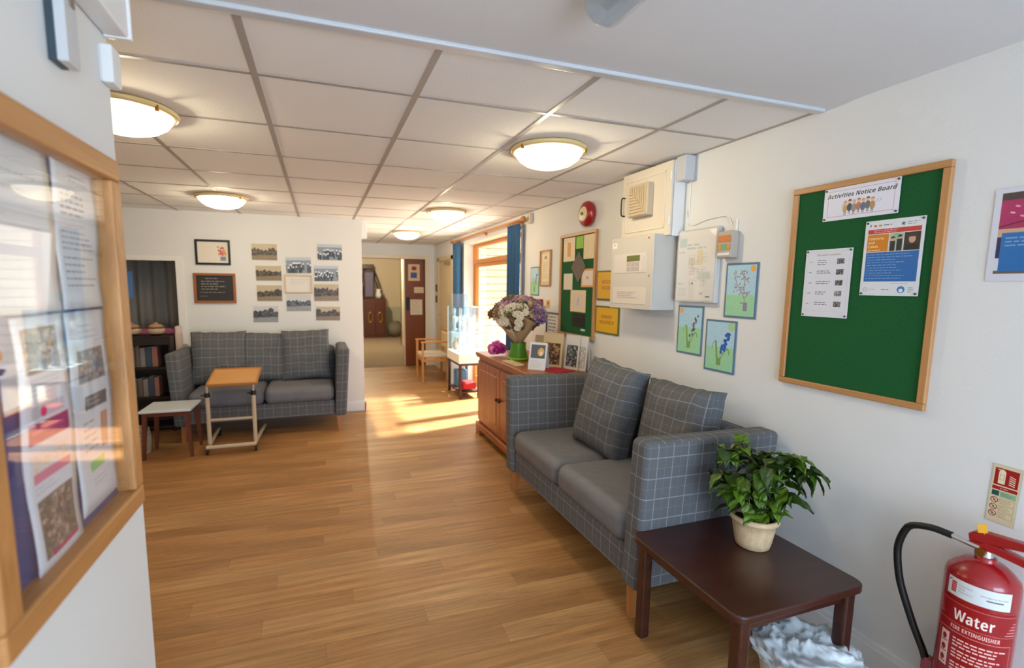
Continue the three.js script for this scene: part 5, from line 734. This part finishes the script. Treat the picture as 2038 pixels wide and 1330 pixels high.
drape('blue curtain hanging at the near side of the french window', -4.78, -5.1, 2.01, 5, 0.4);
drape('blue curtain hanging at the far side of the french window', -7.1, -7.42, 2.01, 5, 1.9);
{ const t = thing('curtain_pole', 'brown wooden curtain pole above the french window', 'curtain pole', [2.01, 2.232, -6.15]); part(t, 'pole', rod([0, 0, -1.36], [0, 0, 1.46], 0.014, 16), M.windowWood); for (const z of [-1.38, 1.48]) part(t, 'finial', new THREE.SphereGeometry(0.03, 16, 12).scale(1, 1, 1.4).translate(0, 0, z), M.windowWood); for (const z of [-1.2, 0.1, 1.3]) part(t, 'bracket', [box(0.075, 0.02, 0.03, 0.037, 0, z), box(0.01, 0.07, 0.05, 0.068, 0, z)], M.windowWood); }
struct('ground_outside', span(XR + 0.25, 14, -0.3, -0.06, 12, -20), std('#b9aa92', 0.9));
{ const t = thing('wing_wall', 'pale boarded wall of the wing seen through the french window', 'building', [4.6, -0.06, -9.75]); const m1 = std('#e6d5b4', 0.7), m2 = std('#dfccaa', 0.7); part(t, 'wall_core', box(4.4, 4.2, 0.2, 0, 2.1, -0.12), std('#a98a5c', 0.8)); for (let k = 0; k < 28; k++) { const b = part(t, 'board', rbox(4.4, 0.136, 0.03, 0.006, 0, 0, 0), k % 3 ? m1 : m2); b.position.set(0, 0.075 + k * 0.15, 0); b.rotation.x = 0.05; } }

// ------------------------------------------------------------------ corridor end: doors and the room beyond
{
  const d = struct('door_2'); part(d, 'door_frame', [span(DX0 - 0.05, DX0, 0, DTOP + 0.06, ZE + 0.02, ZE - 0.16), span(DX1, DX1 + 0.07, 0, DTOP + 0.06, ZE + 0.02, ZE - 0.16), span(DX0, DX1, DTOP, DTOP + 0.06, ZE + 0.02, ZE - 0.16)], std('#e2d4ba', 0.4));
  const leaf = part(d, 'door_leaf', rspan(1.515, 1.885, 0.01, DTOP - 0.004, ZE - 0.01, ZE - 0.055, 0.003), std('#743600', 0.4)); part(leaf, 'door_edge', span(1.50, 1.513, 0.01, DTOP - 0.004, ZE - 0.01, ZE - 0.055), std('#d8ccb4', 0.5)); part(leaf, 'push_plate', span(1.53, 1.60, 1.07, 1.32, ZE - 0.01, ZE - 0.004), M.dark);
  const notice = (label, x0, x1, y0, y1, draw) => { const t = thing('door_notice', label, 'notice', [(x0 + x1) / 2, (y0 + y1) / 2, ZE - 0.0085]); sheet(t, 'paper', x1 - x0, y1 - y0, paperMat(canvasTex(200, Math.round(200 * (y1 - y0) / (x1 - x0)), draw)), 0, 0, 0); };
  const R = rng(70); notice('door poster with red and blue figures', 1.58, 1.80, 1.63, 1.94, (c, w, h) => { c.fillStyle = '#d8b890'; c.fillRect(0, 0, w, h); c.fillStyle = '#7c1c1c'; c.beginPath(); c.ellipse(w * 0.5, h * 0.25, 46, 36, 0, 0, 7); c.fill(); c.fillStyle = '#2a4a90'; c.fillRect(40, h * 0.5, 110, h * 0.34); });
  notice('small cream strip notice on the brown door', 1.69, 1.875, 1.40, 1.51, (c, w, h) => { c.fillStyle = '#d8c0a0'; c.fillRect(0, 0, w, h); words(c, R, 20, 40, 160, 2, 36, 16, '#a89070'); }); notice('long white list notice on the brown door', 1.615, 1.845, 0.985, 1.275, (c, w, h) => { c.fillStyle = '#d8c8b0'; c.fillRect(0, 0, w, h); words(c, R, 20, 24, 150, 8, 26, 11, '#a89478'); });
  const d3 = struct('door_3'); const cm = std('#d9c39c', 0.45); part(d3, 'door_frame', [span(XR - 0.03, XR, 0, 2.04, -7.70, -7.78), span(XR - 0.03, XR, 0, 2.04, -8.66, -8.74), span(XR - 0.03, XR, 1.98, 2.05, -7.70, -8.74)], cm); const lf = part(d3, 'door_leaf', rspan(XR - 0.016, XR, 0.01, 1.975, -7.785, -8.655, 0.003), cm); part(lf, 'door_closer', rspan(XR - 0.07, XR - 0.016, 1.9, 1.95, -7.85, -8.1, 0.006), std('#9a8260', 0.5)); part(lf, 'handle', [rod([XR - 0.05, 1.02, -8.55], [XR - 0.05, 1.02, -8.44], 0.009), rod([XR - 0.016, 1.02, -8.55], [XR - 0.05, 1.02, -8.55], 0.009)], M.chrome);
  for (const [y, l] of [[1.50, 'upper dark switch plate beside the corridor door'], [1.29, 'lower dark switch plate beside the corridor door']]) { const t = onRight('switch_plate', l, 'switch', -8.92, y); part(t, 'plate', rbox(0.09, 0.13, 0.014, 0.003, 0, 0, 0.008), std('#5a4630', 0.5)); part(t, 'rocker', rbox(0.03, 0.05, 0.008, 0.002, 0, 0, 0.017), std('#7a6548', 0.5)); }
}
{ const t = thing('dresser', 'dark carved wooden dresser in the room beyond the corridor', 'dresser', [1.45, 0, -14.55]); const m = M.darkWood, m2 = std('#5a2c18', 0.45); part(t, 'body', rbox(0.62, 1.15, 0.5, 0.01, 0.05, 0.575, 0), m2); part(t, 'upper_frame', [rod([-0.32, 1.15, 0.1], [-0.2, 2.0, -0.1], 0.05), rod([0.3, 1.15, 0.1], [0.02, 2.05, -0.1], 0.045), rbox(0.46, 0.14, 0.08, 0.02, -0.16, 2.08, -0.1)], m); for (let i = 0; i < 2; i++) { const d = part(t, 'door', rbox(0.26, 0.9, 0.02, 0.006, -0.09 + i * 0.28, 0.55, 0.255), m2); part(d, 'carving', new THREE.TorusGeometry(0.06, 0.015, 8, 20).scale(1, 2.4, 1).translate(-0.09 + i * 0.28, 0.6, 0.268), M.brass); }
  const o = thing('white_jug', 'white jug on the dark dresser', 'jug', [1.63, 1.16, -14.5]); part(o, 'body', lathe([[0, 0], [0.07, 0], [0.1, 0.1], [0.06, 0.2], [0.07, 0.27], [0.06, 0.27], [0, 0.05]], 24), M.white); part(o, 'handle', new THREE.TorusGeometry(0.06, 0.012, 8, 16, PI).rotateZ(-PI / 2).translate(0.08, 0.14, 0), M.white);
  const p = thing('purple_picture', 'small picture with blue and pink tones propped on the dresser', 'picture', [1.35, 1.16, -14.4]); part(p, 'frame', rbox(0.3, 0.8, 0.04, 0.01, 0, 0.4, 0), std('#3a2018', 0.5)); part(p, 'print', rbox(0.22, 0.7, 0.01, 0.002, 0, 0.4, 0.024), std('#6a6480', 0.6));
  const b = thing('round_basket', 'round grey wicker basket standing by the dresser', 'basket', [2.1, 0, -14.5]); part(b, 'body', deform(muv(new THREE.SphereGeometry(0.24, 28, 20)), (v) => { v.y = Math.max(-0.235, v.y) + 0.004 * Math.sin(v.y * 200); }).translate(0, 0.236, 0), std('#80786c', 0.9)); part(b, 'rim', new THREE.TorusGeometry(0.12, 0.02, 8, 28).rotateX(PI / 2).translate(0, 0.45, 0), std('#6a6258', 0.9));
  const bl = thing('ceiling_lamp', 'round lamp in the room beyond the corridor, out of sight', 'lamp', [0.9, 2.5, -12.2], 0, 'round ceiling lamps'); part(bl, 'glass_shade', lathe([[0.192, -0.002], [0.165, -0.046], [0.08, -0.086], [0, -0.094]], 32), lampGlow); const l = new THREE.PointLight(LAMP_COLOR, 12); l.position.set(0, -0.05, 0); l.castShadow = true; bl.add(l);
}
renderer.render(scene, camera);
